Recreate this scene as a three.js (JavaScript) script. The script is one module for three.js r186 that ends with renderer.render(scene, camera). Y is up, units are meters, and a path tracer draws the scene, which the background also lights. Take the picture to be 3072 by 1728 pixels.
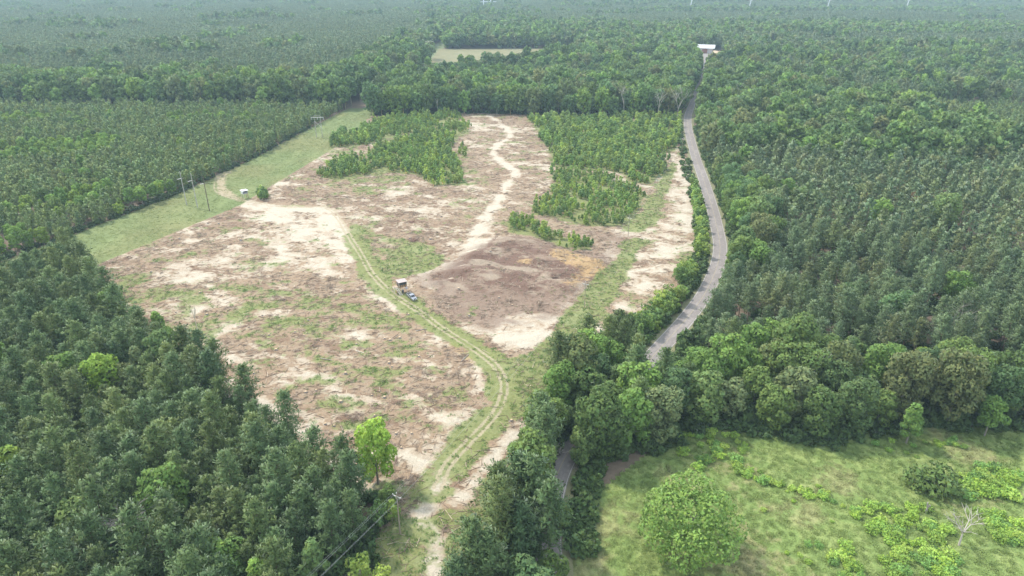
import * as THREE from 'three';
import { mergeGeometries } from 'three/addons/utils/BufferGeometryUtils.js';
import { RoundedBoxGeometry } from 'three/addons/geometries/RoundedBoxGeometry.js';

// ---------------------------------------------------------------- camera, sky, sun, exposure
const scene = new THREE.Scene();
const CAM_H = 120, PITCH = THREE.MathUtils.degToRad(25), FPX = 1717.3;   // FPX: focal length in pixels of a 2576 x 1449 picture
const camera = new THREE.PerspectiveCamera(THREE.MathUtils.radToDeg(2 * Math.atan(724.5 / FPX)), 16 / 9, 1, 12000);
camera.position.set(0, CAM_H, 0);
camera.lookAt(0, CAM_H - Math.sin(PITCH), -Math.cos(PITCH));
const renderer = new THREE.WebGLRenderer({ antialias: true });
renderer.toneMapping = THREE.LinearToneMapping;
renderer.toneMappingExposure = 1.6;
renderer.shadowMap.enabled = true;
const SUN_DIR = new THREE.Vector3(-0.66, 1.0, -0.46).normalize();
{ // hazy summer sky: pale at the horizon, blue overhead, a broad bright aureole where the air round the sun is thick
  const W = 128, H = 64, d = new Float32Array(W * H * 4), v = new THREE.Vector3();
  for (let j = 0; j < H; j++) for (let i = 0; i < W; i++) {
    const el = ((j + 0.5) / H - 0.5) * Math.PI, az = ((i + 0.5) / W - 0.5) * 2 * Math.PI;
    v.set(Math.cos(el) * Math.cos(az), Math.sin(el), Math.cos(el) * Math.sin(az));
    const t = Math.pow(Math.max(0, Math.sin(el)), 0.6), o = (j * W + i) * 4;
    const g = 0.45 * Math.exp(-Math.pow(v.angleTo(SUN_DIR) / 0.45, 2));
    d[o] = 0.98 + (0.82 - 0.98) * t + g; d[o + 1] = 1.08 + (0.95 - 1.08) * t + g * 0.97; d[o + 2] = 1.14 + (1.06 - 1.14) * t + g * 0.88; d[o + 3] = 1;
  }
  const sky = new THREE.DataTexture(d, W, H, THREE.RGBAFormat, THREE.FloatType);
  sky.mapping = THREE.EquirectangularReflectionMapping; sky.magFilter = THREE.LinearFilter; sky.needsUpdate = true;
  scene.background = sky; scene.environment = sky;
}
const sun = new THREE.DirectionalLight(new THREE.Color(1.0, 0.93, 0.82), 3.0);
sun.position.copy(SUN_DIR).multiplyScalar(900).add(new THREE.Vector3(0, 0, -350)); sun.target.position.set(0, 0, -350);
sun.castShadow = true; sun.shadow.radius = 9; sun.shadow.mapSize.set(4096, 4096);
Object.assign(sun.shadow.camera, { left: -450, right: 450, top: 450, bottom: -450, near: 100, far: 2000 });
scene.add(sun, sun.target);
scene.fog = new THREE.FogExp2(new THREE.Color(0.60, 0.82, 1.0), 0.00014);

// ---------------------------------------------------------------- small tools
function RNG(s) { return () => { s |= 0; s = s + 0x6D2B79F5 | 0; let t = Math.imul(s ^ s >>> 15, 1 | s); t = t + Math.imul(t ^ t >>> 7, 61 | t) ^ t; return ((t ^ t >>> 14) >>> 0) / 4294967296; }; }
let R = RNG(7);
const rr = (a, b) => a + (b - a) * R(), clamp = (x, a = 0, b = 1) => x < a ? a : x > b ? b : x, lerp = (a, b, t) => a + (b - a) * t;
const smooth = (a, b, x) => { const t = clamp((x - a) / (b - a)); return t * t * (3 - 2 * t); };
const HT = new Float32Array(65536); { const r = RNG(99); for (let i = 0; i < 65536; i++) HT[i] = r(); }
function vn(x, y) {
  const xi = Math.floor(x), yi = Math.floor(y); let fx = x - xi, fy = y - yi; fx = fx * fx * (3 - 2 * fx); fy = fy * fy * (3 - 2 * fy);
  const a = (xi & 255), b = ((xi + 1) & 255), c = (yi & 255) << 8, d = ((yi + 1) & 255) << 8;
  const p = HT[a | c], q = HT[b | c], r = HT[a | d], s = HT[b | d];
  return p + (q - p) * fx + (r - p + (p - q - r + s) * fx) * fy;
}
function fbm(x, y, n = 4) { let s = 0, a = 0.5, t = 0; for (let i = 0; i < n; i++) { s += a * vn(x, y); t += a; x = x * 2.03 + 17.3; y = y * 2.03 + 5.7; a *= 0.5; } return s / t; }
// a pixel of the 2576 x 1449 picture and the height of what is seen there -> x, z on the ground below it
function G(u, v, h = 0) {
  const x = (u - 1288) / FPX, y = -(v - 724.5) / FPX, dy = y * Math.cos(PITCH) - Math.sin(PITCH), t = (h - CAM_H) / dy;
  return [x * t, (-Math.cos(PITCH) - y * Math.sin(PITCH)) * t];
}
const poly = a => a.map(p => G(p[0], p[1], p[2] || 0));
function inPoly(p, x, z) { let c = false; for (let i = 0, j = p.length - 1; i < p.length; j = i++) { const [xi, zi] = p[i], [xj, zj] = p[j]; if ((zi > z) !== (zj > z) && x < (xj - xi) * (z - zi) / (zj - zi) + xi) c = !c; } return c; }
function distLine(L, x, z) { let m = 1e9; for (let i = 0; i + 1 < L.length; i++) { const [ax, az] = L[i], [bx, bz] = L[i + 1], dx = bx - ax, dz = bz - az, t = clamp(((x - ax) * dx + (z - az) * dz) / (dx * dx + dz * dz)); const e = Math.hypot(x - ax - dx * t, z - az - dz * t); if (e < m) m = e; } return m; }
function curve(L, n = 120) { return new THREE.CatmullRomCurve3(L.map(([x, z]) => new THREE.Vector3(x, 0, z)), false, 'centripetal').getPoints(n).map(p => [p.x, p.z]); }
const used = {};
function numbered(n) { const k = used[n] = (used[n] || 0) + 1; return k === 1 ? n : `${n}_${String(k - 1).padStart(3, '0')}`; }
function tag(o, label, category, group, kind) { o.userData.label = label; o.userData.category = category; if (group) o.userData.group = group; if (kind) o.userData.kind = kind; return o; }
function thing(name, label, category, group) { const o = new THREE.Group(); o.name = numbered(name); tag(o, label, category, group); scene.add(o); return o; }
function shade(o) { o.castShadow = o.receiveShadow = true; return o; }
function part(name, geo, mat, parent) { const m = shade(new THREE.Mesh(Array.isArray(geo) ? mergeGeometries(geo.map(g => g.index ? g.toNonIndexed() : g)) : geo, mat)); m.name = name; parent.add(m); return m; }
const C = (r, g, b) => new THREE.Color().setRGB(r, g, b);
const std = (r, g, b, rough = 0.85, extra = {}) => new THREE.MeshStandardMaterial({ color: C(r, g, b), roughness: rough, ...extra });
const box = (w, h, d, x = 0, y = 0, z = 0) => new THREE.BoxGeometry(w, h, d).translate(x, y, z);
function bar(a, b, r0, r1 = r0, n = 6) { // tapered bar from a to b
  const A = new THREE.Vector3(...a), B = new THREE.Vector3(...b), d = B.clone().sub(A), L = d.length();
  const g = new THREE.CylinderGeometry(r1, r0, L, n, 1, false); g.translate(0, L / 2, 0);
  g.applyQuaternion(new THREE.Quaternion().setFromUnitVectors(new THREE.Vector3(0, 1, 0), d.normalize())); g.translate(A.x, A.y, A.z); return g;
}
function beam(a, b, w, h) { // square timber from a to b
  const A = new THREE.Vector3(...a), B = new THREE.Vector3(...b), d = B.clone().sub(A), L = d.length(); const g = new THREE.BoxGeometry(w, L, h); g.translate(0, L / 2, 0);
  g.applyQuaternion(new THREE.Quaternion().setFromUnitVectors(new THREE.Vector3(0, 1, 0), d.normalize())); g.translate(A.x, A.y, A.z); return g;
}

// ---------------------------------------------------------------- the lie of the land (outlines read off the photograph, as places on the ground)
const ROW_L = [[-300, -100], [-250, -235], [-223, -310], [-198, -385], [-180, -480], [-169, -574], [-150, -708], [-140, -1131], [-118, -1758], [-98, -2496], [-75, -3500]];
const ROW_R = [[-256, -100], [-215, -205], [-188, -276], [-153, -366], [-133, -494], [-122, -569], [-129, -650], [-128, -708], [-118, -1131], [-96, -1758], [-74, -2496], [-48, -3500]];
const CORRIDOR = [...ROW_L, ...[...ROW_R].reverse()];
const ROAD = curve([[8, -60], [8, -108], [9, -128], [14, -147], [30, -174], [49.6, -203.7], [66, -229], [80, -254], [96.5, -294], [106.5, -338], [118, -403], [132.6, -494], [155.5, -611], [186, -712], [214.5, -805], [249, -923], [285, -1050], [330, -1250], [390, -1600]], 260);
const TRACK = curve(poly([[545, 447], [548, 482], [600, 502], [660, 512], [740, 520], [820, 522], [850, 548], [872, 585], [910, 645], [940, 695], [990, 742], [1052, 782], [1122, 832], [1200, 882], [1247, 922], [1266, 970], [1248, 1030], [1180, 1105], [1125, 1165], [1098, 1225]]), 200);
const TRACK_END = curve(poly([[1125, 1165], [1098, 1215], [1072, 1262], [1076, 1318], [1104, 1352], [1090, 1400], [1088, 1449], [1075, 1560]]), 60);
const TRACK_SPUR = curve(poly([[1104, 1352], [1140, 1340], [1175, 1318]]), 12);
const SAND_TRACK = curve(poly([[1228, 290], [1270, 320], [1284, 340], [1252, 364], [1240, 386], [1264, 410], [1298, 436], [1276, 462], [1256, 500], [1240, 522], [1212, 556], [1192, 590], [1182, 630]]), 120);
const CLEARING = [...poly([[1055, 1449], [1050, 1330], [985, 1300], [960, 1260], [905, 1215, 4], [770, 1115, 12], [740, 1052, 13], [690, 1002, 13], [560, 928, 13], [440, 858, 13], [330, 788, 13], [290, 738, 13], [235, 690, 4]]), [-188, -276], [-153, -366], [-133, -494], [-120, -569], ...poly([[922, 300], [960, 292], [1150, 284], [1230, 286], [1330, 290], [1500, 295], [1735, 310], [1720, 340], [1738, 400], [1752, 470], [1774, 540], [1782, 620], [1762, 690], [1700, 775], [1636, 862], [1590, 800], [1540, 852], [1470, 922], [1408, 975], [1360, 1040], [1300, 1112], [1232, 1205], [1160, 1292], [1150, 1449]])];
const PASTURE = [...poly([[1640, 1135], [1700, 1090], [1770, 1066], [1850, 1066], [1960, 1088], [2100, 1112], [2250, 1062], [2420, 1075], [2576, 1066]]), [330, -185], [330, -60], [14, -60], ...poly([[1420, 1449], [1430, 1300], [1500, 1235], [1620, 1150]])];
const FIELD = [[-114, -900], [-70, -905], [20, -930], [70, -1000], [110, -1080], [115, -1215], [-60, -1205], [-122, -1200]];
const YARDS = [[[205, -1225], [255, -1225], [262, -1320], [205, -1320]], [[246, -935], [300, -950], [345, -1175], [285, -1185]], poly([[1915, 142], [1935, 124], [1960, 128], [1945, 150]])];
const SNAG = G(358, 1330, 8), EDGE_TREE = G(935, 1060, 19.5);
const CLEAR_EDGE = [...CLEARING, CLEARING[0]];
const FOOT = [...poly([[985, 1285], [905, 1449], [880, 1500]]), [-40, -60], [2, -60], [2, -108], ...poly([[1340, 1150], [1420, 1000], [1300, 1112], [1160, 1292], [1060, 1300]])];
const POWER_CUT = [[-55, -60], [-26.2, -120.7]];
// sapling thickets left standing in the clearing
const THICKETS = [[[870, 345], [960, 298], [1150, 284], [1165, 296], [1060, 330], [905, 366], [835, 372]], [[800, 446], [850, 400], [905, 395], [938, 425], [930, 440], [860, 452]],
  [[922, 385], [1000, 352], [1110, 322], [1165, 310], [1184, 318], [1150, 345], [1135, 372], [1160, 425], [1168, 462], [1090, 470], [1050, 440], [940, 428]], [[1158, 366], [1174, 366], [1176, 396], [1160, 398]],
  [[1330, 300], [1500, 300], [1725, 316], [1714, 345], [1692, 380], [1665, 392], [1676, 430], [1640, 462], [1585, 460], [1570, 440], [1540, 432], [1460, 428], [1392, 420], [1374, 370], [1348, 325]],
  [[1392, 425], [1460, 436], [1535, 440], [1545, 458], [1600, 468], [1620, 488], [1602, 545], [1560, 570], [1480, 568], [1400, 550], [1338, 545], [1336, 520], [1390, 490]],
  [[1284, 552], [1330, 548], [1370, 575], [1405, 590], [1485, 608], [1488, 630], [1430, 632], [1350, 600], [1282, 585]]].map(poly);
// ---- masks on a half-metre map of the clearing
const MX0 = -275, MX1 = 205, MZ0 = -665, MZ1 = -100, MC = 0.5, MW = Math.round((MX1 - MX0) / MC), MH = Math.round((MZ1 - MZ0) / MC);
function blur(a, r) {
  if (r < 1) return a; const b = new Float32Array(a.length), n = 2 * r + 1;
  for (let pass = 0; pass < 2; pass++) {
    for (let j = 0; j < MH; j++) { let s = 0; const o = j * MW; for (let i = -r; i <= r; i++) s += a[o + clamp(i, 0, MW - 1)]; for (let i = 0; i < MW; i++) { b[o + i] = s / n; s += a[o + Math.min(MW - 1, i + r + 1)] - a[o + Math.max(0, i - r)]; } }
    for (let i = 0; i < MW; i++) { let s = 0; for (let j = -r; j <= r; j++) s += b[clamp(j, 0, MH - 1) * MW + i]; for (let j = 0; j < MH; j++) { a[j * MW + i] = s / n; s += b[Math.min(MH - 1, j + r + 1) * MW + i] - b[Math.max(0, j - r) * MW + i]; } }
  }
  return a;
}
function mask(items, r) { // items: [world polygon, weight] or [line, weight, halfWidth]
  const a = new Float32Array(MW * MH);
  for (const [p, w, half] of items) {
    const xs = p.map(q => q[0]), zs = p.map(q => q[1]), e = half || 0;
    const i0 = clamp(Math.floor((Math.min(...xs) - e - MX0) / MC), 0, MW - 1), i1 = clamp(Math.ceil((Math.max(...xs) + e - MX0) / MC), 0, MW - 1), j0 = clamp(Math.floor((Math.min(...zs) - e - MZ0) / MC), 0, MH - 1), j1 = clamp(Math.ceil((Math.max(...zs) + e - MZ0) / MC), 0, MH - 1);
    if (half) { // stamp discs along the line
      for (const [x, z] of denser(p, MC)) { const ci = (x - MX0) / MC, cj = (z - MZ0) / MC, q = half / MC; for (let j = Math.max(0, Math.floor(cj - q)); j <= Math.min(MH - 1, cj + q); j++) for (let i = Math.max(0, Math.floor(ci - q)); i <= Math.min(MW - 1, ci + q); i++) if ((i - ci) ** 2 + (j - cj) ** 2 <= q * q) a[j * MW + i] = Math.max(a[j * MW + i], w); }
    } else for (let j = j0; j <= j1; j++) for (let i = i0; i <= i1; i++) if (inPoly(p, MX0 + (i + 0.5) * MC, MZ0 + (j + 0.5) * MC)) a[j * MW + i] = Math.max(a[j * MW + i], w);
  }
  return blur(a, r);
}
function denser(L, step) { const o = []; for (let i = 0; i + 1 < L.length; i++) { const n = Math.max(1, Math.ceil(Math.hypot(L[i + 1][0] - L[i][0], L[i + 1][1] - L[i][1]) / step)); for (let k = 0; k < n; k++) o.push([lerp(L[i][0], L[i + 1][0], k / n), lerp(L[i][1], L[i + 1][1], k / n)]); } o.push(L[L.length - 1]); return o; }
function offsetLine(L, d) { return L.map(([x, z], i) => { const a = L[Math.max(0, i - 1)], b = L[Math.min(L.length - 1, i + 1)], dx = b[0] - a[0], dz = b[1] - a[1], l = Math.hypot(dx, dz) || 1; return [x - dz / l * d, z + dx / l * d]; }); }
function at(m, x, z) { const i = (x - MX0) / MC - 0.5, j = (z - MZ0) / MC - 0.5, i0 = clamp(Math.floor(i), 0, MW - 2), j0 = clamp(Math.floor(j), 0, MH - 2), fx = clamp(i - i0), fz = clamp(j - j0), o = j0 * MW + i0; return lerp(lerp(m[o], m[o + 1], fx), lerp(m[o + MW], m[o + MW + 1], fx), fz); }
const P = (a, w) => [poly(a), w];
const mSand = mask([
  P([[606, 514], [640, 506], [720, 522], [830, 522], [848, 540], [872, 585], [899, 640], [888, 668], [850, 655], [822, 612], [770, 588], [700, 556], [640, 540]], 0.8),
  P([[600, 522], [700, 545], [800, 600], [860, 650], [890, 680], [800, 702], [740, 690], [690, 640], [620, 580]], 0.34),
  [SAND_TRACK, 1, 2.6], P([[1178, 602], [1242, 598], [1222, 642], [1172, 642]], 1), P([[1150, 655], [1200, 540], [1240, 520], [1250, 545], [1190, 640]], 0.5),
  P([[1228, 840], [1262, 792], [1330, 782], [1402, 790], [1390, 832], [1352, 882], [1290, 884], [1240, 870]], 0.62), P([[1240, 856], [1262, 832], [1320, 836], [1352, 850], [1340, 882], [1290, 884], [1246, 876]], 1.0),
  P([[1040, 690], [1130, 660], [1176, 650], [1180, 680], [1130, 722], [1076, 745]], 0.66),
  P([[1345, 1040], [1262, 1105], [1182, 1202], [1124, 1268], [1164, 1286], [1204, 1222], [1302, 1112], [1355, 1062]], 0.85), P([[1182, 1202], [1126, 1268], [1164, 1286], [1206, 1220]], 1),
  P([[1690, 400], [1728, 400], [1750, 520], [1748, 600], [1704, 655], [1650, 718], [1570, 770], [1536, 802], [1556, 742], [1600, 680], [1660, 612], [1680, 520]], 0.34), P([[1716, 420], [1728, 420], [1742, 560], [1730, 600], [1712, 590], [1722, 520]], 0.7),
  P([[862, 822], [890, 826], [928, 850], [912, 858], [872, 842]], 1.1), P([[484, 770], [520, 768], [510, 786], [480, 790]], 0.9), P([[730, 855], [790, 905], [780, 915], [720, 870]], 0.7),
  P([[1090, 842], [1150, 856], [1212, 902], [1228, 950], [1196, 1010], [1180, 990], [1206, 935], [1168, 892], [1096, 862]], 0.85),
  P([[1190, 945], [1222, 940], [1222, 985], [1185, 985]], 0.9), P([[900, 690], [960, 700], [990, 760], [1060, 800], [1000, 790], [930, 740]], 0.75),
  [TRACK_END, 1.5, 2.3], [TRACK_SPUR, 1.3, 2.0], P([[1000, 1130], [1120, 1060], [1152, 1080], [1092, 1180], [1010, 1235]], 0.35), P([[380, 690], [470, 650], [560, 640], [560, 690], [430, 720]], 0.45), P([[540, 440], [575, 430], [570, 470], [600, 492], [640, 508], [600, 508], [545, 490]], 0.9), P([[620, 380], [645, 385], [585, 440], [560, 436]], 0.5),
  P([[440, 880], [470, 900], [560, 935], [690, 1010], [745, 1070], [720, 1075], [560, 960], [470, 920]], 0.6), P([[1160, 660], [1260, 690], [1290, 705], [1200, 700]], 0.4)], 3);
const mGreen = mask([
  [FOOT, 0.8], ...THICKETS.map(p => [p, 0.75]),   [TRACK.slice(Math.floor(TRACK.length * 0.38)), 0.95, 5.0], P([[1002, 640], [1110, 640], [1116, 660], [1062, 692], [1012, 692], [960, 662]], 0.85), P([[862, 552], [960, 590], [1100, 618], [1112, 665], [1012, 697], [960, 692], [905, 625]], 0.5),
  P([[1602, 588], [1612, 602], [1592, 655], [1564, 702], [1534, 762], [1484, 832], [1405, 902], [1335, 945], [1292, 902], [1362, 872], [1424, 782], [1484, 712], [1545, 662], [1562, 612]], 0.97),
  P([[1590, 572], [1640, 492], [1690, 402], [1704, 420], [1650, 560], [1606, 584], [1540, 578]], 0.9), P([[1340, 510], [1600, 470], [1590, 575], [1400, 556]], 0.7),
  P([[560, 722], [760, 722], [1000, 802], [1100, 872], [1000, 952], [700, 902], [560, 822]], 0.27), P([[240, 690], [420, 690], [600, 800], [500, 880], [380, 800]], 0.25), P([[700, 930], [1000, 960], [1150, 960], [1100, 1060], [900, 1080], [780, 1060]], 0.25),
  P([[1256, 902], [1385, 902], [1405, 960], [1352, 1030], [1275, 1062], [1204, 1152], [1114, 1232], [1066, 1292], [1060, 1182], [1150, 1092], [1230, 1032], [1252, 962]], 0.97), P([[1040, 1330], [1062, 1290], [1070, 1330], [1080, 1449], [980, 1449]], 0.8), P([[1120, 1280], [1170, 1292], [1150, 1330], [1115, 1340]], 0.8),
  P([[1168, 766], [1215, 768], [1212, 782], [1172, 782]], 1.1), P([[820, 380], [900, 370], [1180, 300], [1184, 330], [1000, 460], [820, 455]], 0.35), P([[840, 420], [1000, 440], [1040, 470], [900, 500]], 0.3),
  P([[1130, 740], [1240, 770], [1260, 800], [1160, 790]], 0.4), P([[1500, 840], [1560, 800], [1600, 800], [1560, 870], [1480, 920]], 0.35)], 3);
const mRut = mask([[offsetLine(TRACK, 1.0), 1, 0.55], [offsetLine(TRACK, -1.0), 1, 0.55]], 0);
const MOUND = poly([[1235, 602], [1330, 602], [1425, 640], [1500, 660], [1540, 645], [1530, 692], [1440, 742], [1300, 744], [1150, 738], [1090, 722], [1050, 702], [1110, 682], [1172, 642]]);
const mMound = mask([[MOUND, 1]], 8);
const mBare = mask([P([[1040, 692], [1100, 780], [1240, 835], [1400, 800], [1490, 700], [1540, 640], [1320, 595], [1230, 600], [1120, 680]], 1), P([[1395, 555], [1500, 580], [1600, 592], [1590, 640], [1540, 640], [1490, 600]], 0.7)], 6);
const mOrange = mask([P([[1390, 628], [1430, 628], [1512, 660], [1532, 690], [1490, 702], [1425, 672], [1380, 655]], 1), P([[1290, 658], [1330, 655], [1350, 668], [1310, 672]], 0.9), P([[1096, 848], [1150, 858], [1210, 905], [1200, 930], [1150, 890]], 0.75), P([[1440, 695], [1515, 690], [1450, 730], [1400, 725]], 0.6), P([[548, 440], [585, 440], [570, 470], [600, 492], [560, 488]], 0.4)], 4);
const mBrown = mask([P([[240, 672], [420, 592], [600, 520], [640, 560], [560, 640], [430, 720], [330, 780]], 0.7), P([[700, 470], [860, 400], [920, 390], [1180, 500], [1100, 620], [900, 580], [860, 540], [760, 510]], 0.8), P([[1200, 300], [1330, 295], [1380, 400], [1380, 470], [1330, 520], [1280, 480], [1310, 400]], 0.7), P([[740, 420], [900, 370], [1150, 300], [1160, 312], [930, 390], [820, 440]], 0.8), P([[900, 850], [1080, 850], [1180, 900], [1190, 960], [1100, 1060], [980, 1120], [860, 1160], [760, 1110], [740, 1060], [900, 1000]], 0.6), P([[1060, 760], [1160, 830], [1230, 880], [1120, 800]], 0.5)], 6);
const mThick = mask(THICKETS.map(p => [p, 1]), 4);
const mClear = mask([[CLEARING, 1], [FOOT, 1]], 3), mRow = mask([[CORRIDOR, 1]], 3);

// ---------------------------------------------------------------- ground height
function hgt(x, z) {
  if (x < MX0 || x > MX1 || z < MZ0 || z > MZ1) return 0;
  const c = at(mClear, x, z); if (c < 0.02) return 0;
  const m = at(mMound, x, z), b = at(mBare, x, z), t = at(mGreen, x, z), rough = clamp(1 - 0.7 * t);
  let h = (fbm(x / 14, z / 14, 2) - 0.5) * 0.9 + rough * (fbm(x / 3.4, z / 2.2, 2) - 0.5) * 0.75;
  const wz = z + 26 * fbm(x / 38, z / 38, 2);
  h += m * (0.8 + 1.1 * fbm(x / 16 + 9, z / 11, 2) + 1.9 * (Math.abs(vn(x / 19, wz / 4.6) - 0.5) * 2 - 0.4)) + b * 0.22 * (vn(x / 10, wz / 2.4) - 0.5);
  h += 1.5 * at(mOrange, x, z) * m * fbm(x / 5, z / 4, 2);
  return h * smooth(0.05, 0.9, c);
}
const rutted = (x, z) => hgt(x, z) - 0.12 * at(mRut, Math.max(MX0, Math.min(MX1, x)), Math.max(MZ0, Math.min(MZ1, z)));

// ---------------------------------------------------------------- ground colours (what lies on the ground: sand, slash, weeds, grass)
const enc = v => { v = clamp(v); return Math.round(255 * (v <= 0.0031308 ? 12.92 * v : 1.055 * Math.pow(v, 1 / 2.4) - 0.055)); };
function tex(w, h, fn, srgb = true) {
  const d = new Uint8Array(w * h * 4), c = [0, 0, 0];
  for (let j = 0; j < h; j++) for (let i = 0; i < w; i++) { fn(i, j, c); const o = (j * w + i) * 4; if (srgb) { d[o] = enc(c[0]); d[o + 1] = enc(c[1]); d[o + 2] = enc(c[2]); } else d[o] = d[o + 1] = d[o + 2] = Math.round(255 * clamp(c[0])); d[o + 3] = 255; }
  const t = new THREE.DataTexture(d, w, h, THREE.RGBAFormat); if (srgb) t.colorSpace = THREE.SRGBColorSpace; t.magFilter = THREE.LinearFilter; t.minFilter = THREE.LinearMipmapLinearFilter; t.generateMipmaps = true; t.wrapS = t.wrapT = THREE.RepeatWrapping; t.needsUpdate = true; return t;
}
const mix3 = (c, r, g, b, t) => { if (t <= 0) return; if (t > 1) t = 1; c[0] += (r - c[0]) * t; c[1] += (g - c[1]) * t; c[2] += (b - c[2]) * t; };
const TW = 2048, TH = 2048;
const greenAt = new Float32Array(512 * 512), slashAt = new Float32Array(512 * 512); // what the painter laid down, for setting out weeds and debris
const clearTex = tex(TW, TH, (i, j, c) => {
  const x = MX0 + (i + 0.5) / TW * (MX1 - MX0), z = MZ1 + (j + 0.5) / TH * (MZ0 - MZ1);
  if (at(mClear, x, z) < 0.004 && at(mRow, x, z) < 0.004) { const n = fbm(x / 1.6 + 3, z / 1.3, 3); c[0] = 0.125 + 0.09 * n; c[1] = 0.095 + 0.065 * n; c[2] = 0.07 + 0.04 * n; return; }
  const sx = x * 0.94 + z * 0.34, sz = z * 0.94 - x * 0.34;
  const nA = fbm(sx / 11, sz / 6.5, 5), nB = fbm(x / 7 + 40, z / 5 + 11, 4), nC = fbm(x / 1.6 + 3, z / 1.3, 3), fine = HT[(i * 1664525 + j * 1013904223 >>> 3) & 65535], nD = fbm(x / 34 + 70, z / 34, 3);
  const sand = at(mSand, x, z), green = at(mGreen, x, z), pi = clamp(Math.round((x - MX0) / MC - 0.5), 0, MW - 1) + MW * clamp(Math.round((z - MZ0) / MC - 0.5), 0, MH - 1), brown = mBrown[pi], bare = mBare[pi], org = mOrange[pi], mound = mMound[pi], row = mRow[pi], cl = mClear[pi];
  c[0] = 0.395; c[1] = 0.28; c[2] = 0.185;                                                // dry slash and old needles
  mix3(c, 0.24, 0.148, 0.095, smooth(0.50, 0.66, nB) * 0.7 + brown * 0.25);              // darker rotten litter
  mix3(c, 0.42, 0.33, 0.245, smooth(0.42, 0.72, nC) * 0.55);                             // bleached twigs
  const sv = sand * 0.62 + (nA - 0.5) * 1.55 + (nC - 0.5) * 0.75 + (nD - 0.5) * 0.6 - brown * 0.16 - green * 0.12;
  mix3(c, 0.56, 0.455, 0.345, smooth(0.04, 0.22, sv) * 0.9);                             // pale subsoil
  mix3(c, 0.66, 0.585, 0.475, smooth(0.26, 0.55, sv) * 0.8);                             // washed white sand
  mix3(c, 0.29, 0.20, 0.15, bare * smooth(0.25, 0.6, 1 - sand + (nA - 0.5)) * 0.85);
  mix3(c, 0.195, 0.112, 0.082, mound * smooth(0.36, 0.52, nB) * 0.9); mix3(c, 0.45, 0.36, 0.27, mound * smooth(0.58, 0.7, nA) * 0.7);
  mix3(c, 0.50, 0.33, 0.16, smooth(0.3, 0.75, org + (nC - 0.5) * 0.7) * 0.85);
  let gv = green * 1.05 + (fbm(x / 8 + 90, z / 6, 4) - 0.5) * 1.6 + (nC - 0.5) * 0.7 - 0.17 - sand * 0.35 - brown * 0.06 - bare * 0.5;
  gv = smooth(-0.08, 0.36, gv); gv = Math.max(gv * 0.85, 0);
  mix3(c, 0.18 + 0.09 * nC, 0.228 + 0.08 * nC, 0.062 + 0.035 * nC, gv);
  const rut = at(mRut, x, z); mix3(c, 0.50, 0.42, 0.29, smooth(0.3, 0.8, rut * (0.1 + 1.0 * fbm(x / 3 + 7, z / 3, 3) + 0.7 * vn(x / 17 + 4, z / 17))) * 0.8);
  // mown grass under the power line
  const rv = smooth(0.35, 0.65, row + (nC - 0.5) * 0.35 + (nB - 0.5) * 0.35) * (1 - smooth(0.3, 0.6, cl + (nB - 0.5) * 0.3));
  if (rv > 0) { const t = fbm(x / 5, z / 12, 4), q = smooth(0.35, 0.75, nD); mix3(c, 0.155 + 0.12 * t + 0.03 * q, 0.208 + 0.12 * t - 0.015 * q, 0.066 + 0.06 * t, rv); const sv2 = smooth(0.4, 0.85, sand + (nC - 0.5) * 0.6) * 0.9; mix3(c, 0.50, 0.40, 0.27, sv2 * rv); mix3(c, 0.47, 0.39, 0.275, smooth(0.35, 0.8, rut) * 0.7 * rv); }
  // forest floor outside
  const ff = (1 - smooth(0.1, 0.5, cl + (nC - 0.5) * 0.2)) * (1 - smooth(0.2, 0.5, row));
  mix3(c, 0.135 + 0.09 * nC, 0.09 + 0.06 * nC, 0.06 + 0.03 * nC, ff);
  const k = (0.84 + 0.32 * fine) * 0.66; c[0] *= k; c[1] *= k; c[2] *= k;
  if (!(i & 3) && !(j & 3)) { const o = (j >> 2) * 512 + (i >> 2); greenAt[o] = Math.max(gv * (1 - ff), 0) * (1 - rv); slashAt[o] = (1 - gv) * (1 - smooth(0.1, 0.3, sv)) * (1 - ff) * (1 - rv); }
});
const lookUp = (a, x, z) => a[clamp(Math.floor((z - MZ1) / (MZ0 - MZ1) * 512), 0, 511) * 512 + clamp(Math.floor((x - MX0) / (MX1 - MX0) * 512), 0, 511)];
const PX0 = 0, PX1 = 330, PZ0 = -215, PZ1 = -60;
const pastureTex = tex(2048, 1024, (i, j, c) => {
  const x = PX0 + (i + 0.5) / 2048 * (PX1 - PX0), z = PZ1 + (j + 0.5) / 1024 * (PZ0 - PZ1);
  const a = fbm(x / 14, z / 14, 4), b = fbm(x / 2.2, z / 2.2, 4), e = fbm(x / 30 + 60, z / 22, 3), f = HT[(i * 1664525 + j * 1013904223 >>> 3) & 65535];
  c[0] = 0.155; c[1] = 0.215; c[2] = 0.06;
  mix3(c, 0.205, 0.255, 0.08, smooth(0.35, 0.65, b));
  mix3(c, 0.27, 0.265, 0.12, smooth(0.54, 0.70, a * 0.6 + b * 0.25 + 0.15 * e) * 0.7);
  mix3(c, 0.22, 0.17, 0.10, smooth(0.6, 0.7, e) * smooth(0.4, 0.7, b) * 0.5);
  const k = 0.8 + 0.4 * f; c[0] *= k; c[1] *= k; c[2] *= k;
});
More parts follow.
